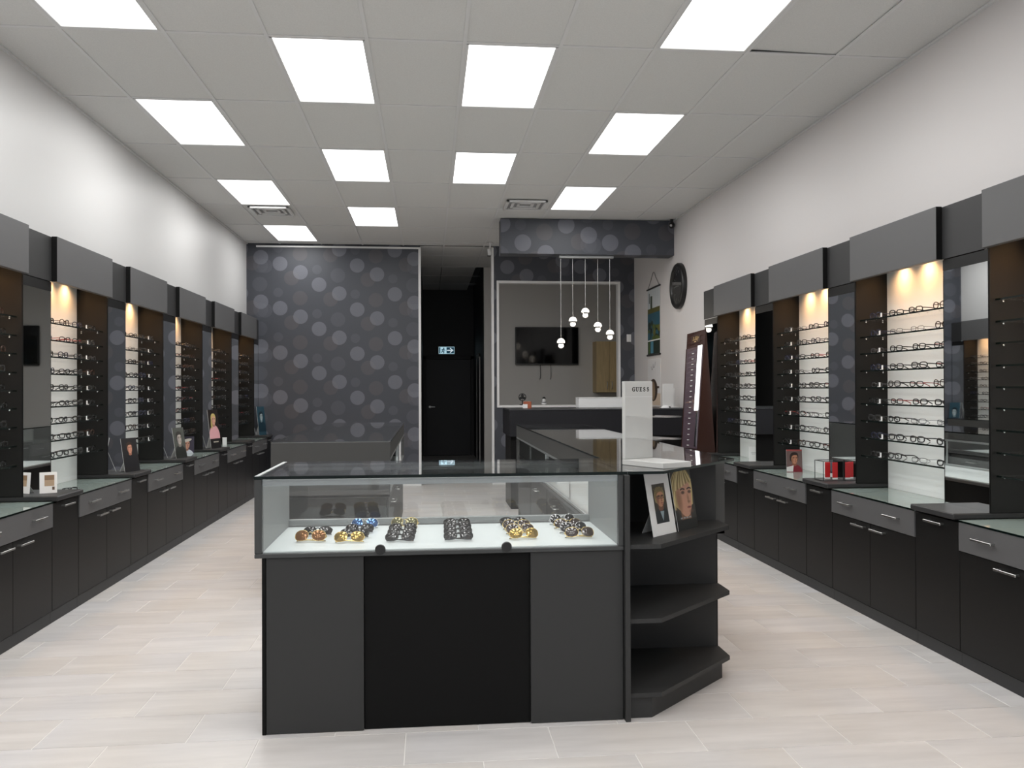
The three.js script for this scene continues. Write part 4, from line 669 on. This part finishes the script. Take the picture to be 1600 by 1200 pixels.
{ // things on the reception desk
  const y = 1.2165;
  let t = thing('document_tray', 'long white box on the reception desk beside the logo stand', 'tray', [2.18, y, -10.45]); part(t, 'shell', bx(-0.33, 0.33, 0, 0.125, -0.12, 0.12, 0.008), M.white); part(t, 'lid', bx(-0.332, 0.332, 0.1255, 0.132, -0.122, 0.122, 0.003), M.white);
  t = thing('name_box', 'small orange box with a white label on the reception desk', 'box', [1.215, y, -10.4], -0.2); part(t, 'box_body', bx(-0.048, 0.048, 0, 0.085, -0.04, 0.04, 0.003), M.orange); part(t, 'label_card', bx(-0.055, 0.005, 0.004, 0.052, 0.0405, 0.044, 0.001), M.white);
  t = thing('sign_holder', 'white upright sign holder on the right end of the reception desk', 'sign holder', [3.0, y, -10.4], 0.25); part(t, 'front_sheet', bx(-0.08, 0.08, 0, 0.30, 0, 0.004, 0.001), M.paper); part(t, 'rear_sheet', bx(-0.03, 0.13, 0, 0.25, -0.05, -0.046, 0.001), M.paper); part(t, 'foot', bx(-0.08, 0.13, 0, 0.006, -0.07, 0.05, 0.001), M.white);
  t = thing('computer_mouse', 'white computer mouse on the reception desk before the sign holder', 'mouse', [2.90, y, -10.15], 1.2); { const g = new THREE.SphereGeometry(0.05, 16, 8, 0, Math.PI * 2, 0, Math.PI / 2); g.scale(0.65, 0.7, 1.15); part(t, 'shell', clean(g), M.white); part(t, 'button_strip', bx(-0.02, 0.02, 0.002, 0.02, 0.035, 0.06, 0.004), M.plasticBlack); }
  t = thing('desk_fan', 'small dark fan standing on the sill of the opening', 'fan', [1.43, OY0 + 0.0055, ZB - 0.06]); part(t, 'foot', cyl(0.05, 0.04, 0.012, 0, 0.006, 0, 20), M.plasticBlack); part(t, 'stem', cyl(0.008, 0.008, 0.06, 0, 0.04, 0, 8), M.plasticBlack); { const g = new THREE.TorusGeometry(0.055, 0.006, 8, 24); g.translate(0, 0.12, 0); part(t, 'cage', [clean(g), ...[0, 1, 2, 3].map(i => { const q = bx(-0.054, 0.054, -0.003, 0.003, 0.008, 0.011, 0); q.rotateZ(i * Math.PI / 4); q.translate(0, 0.12, 0); return q; }), cyl(0.018, 0.018, 0.02, 0, 0.12, 0, 12, 'z')], M.plasticBlack); for (let i = 0; i < 3; i++) { const q = new THREE.SphereGeometry(0.02, 8, 6); q.scale(1, 1.4, 0.15); q.translate(0, 0.027, 0); q.rotateZ(i * 2.094); q.translate(0, 0.12, -0.004); part(t, 'blade', clean(q), M.midGrey); } }
  t = thing('figurine', 'small black and white figurine on the sill of the opening', 'figurine', [1.765, OY0 + 0.0055, ZB - 0.06]); { const pr = [[0, 0], [0.034, 0], [0.04, 0.03], [0.03, 0.06], [0.02, 0.072]].map(([a, b]) => new THREE.Vector2(a, b)); part(t, 'torso', clean(new THREE.LatheGeometry(pr, 16)), M.white); const g = new THREE.SphereGeometry(0.026, 14, 10); g.translate(0, 0.09, 0); part(t, 'head', clean(g), M.white); const k = new THREE.SphereGeometry(0.029, 14, 8, 0, Math.PI * 2, 0, Math.PI * 0.5); k.translate(0, 0.094, -0.003); part(t, 'cap', clean(k), M.plasticBlack); part(t, 'belt', cyl(0.0405, 0.036, 0.012, 0, 0.042, 0, 16), M.plasticBlack); }
}
{ // security cameras, switches
  let t = thing('security_camera', 'small black camera in the corner by the beam and the right wall', 'camera', [3.12, 3.56, -10.6], -0.5); part(t, 'mount', cyl(0.02, 0.02, 0.078, 0, 0.038, 0, 12), M.plasticBlack); { const g = new THREE.SphereGeometry(0.042, 16, 12); part(t, 'head', clean(g), M.plasticBlack); part(t, 'lens_ring', cyl(0.018, 0.016, 0.02, 0, -0.01, 0.04, 14, 'z'), M.chrome); }
  t = thing('security_camera', 'white bullet camera hanging at the mouth of the corridor', 'camera', [0.91, 3.638, -12.5]); part(t, 'ceiling_plate', cyl(0.04, 0.04, 0.012, 0, -0.01, 0, 16), M.white); part(t, 'arm', cyl(0.012, 0.012, 0.09, 0, -0.055, 0, 10), M.white); part(t, 'housing', (() => { const g = cyl(0.03, 0.026, 0.1, 0, 0, 0, 16); g.rotateZ(0.15); g.translate(-0.01, -0.145, 0); return g; })(), M.white); part(t, 'lens', cyl(0.028, 0.022, 0.012, -0.017, -0.2, 0, 16), M.plasticBlack);
  t = thing('light_switch', 'white light switch on the wallpapered strip right of the opening', 'switch', [3.09, 2.24, ZB]); part(t, 'plate', bx(-0.035, 0.035, -0.058, 0.058, 0.001, 0.008, 0.002), M.white); part(t, 'rocker', bx(-0.016, 0.016, -0.033, 0.033, 0.0082, 0.013, 0.002), M.paper);
}

scene.traverse(o => { if (o.isMesh) { o.castShadow = true; o.receiveShadow = true; } });
renderer.render(scene, camera);
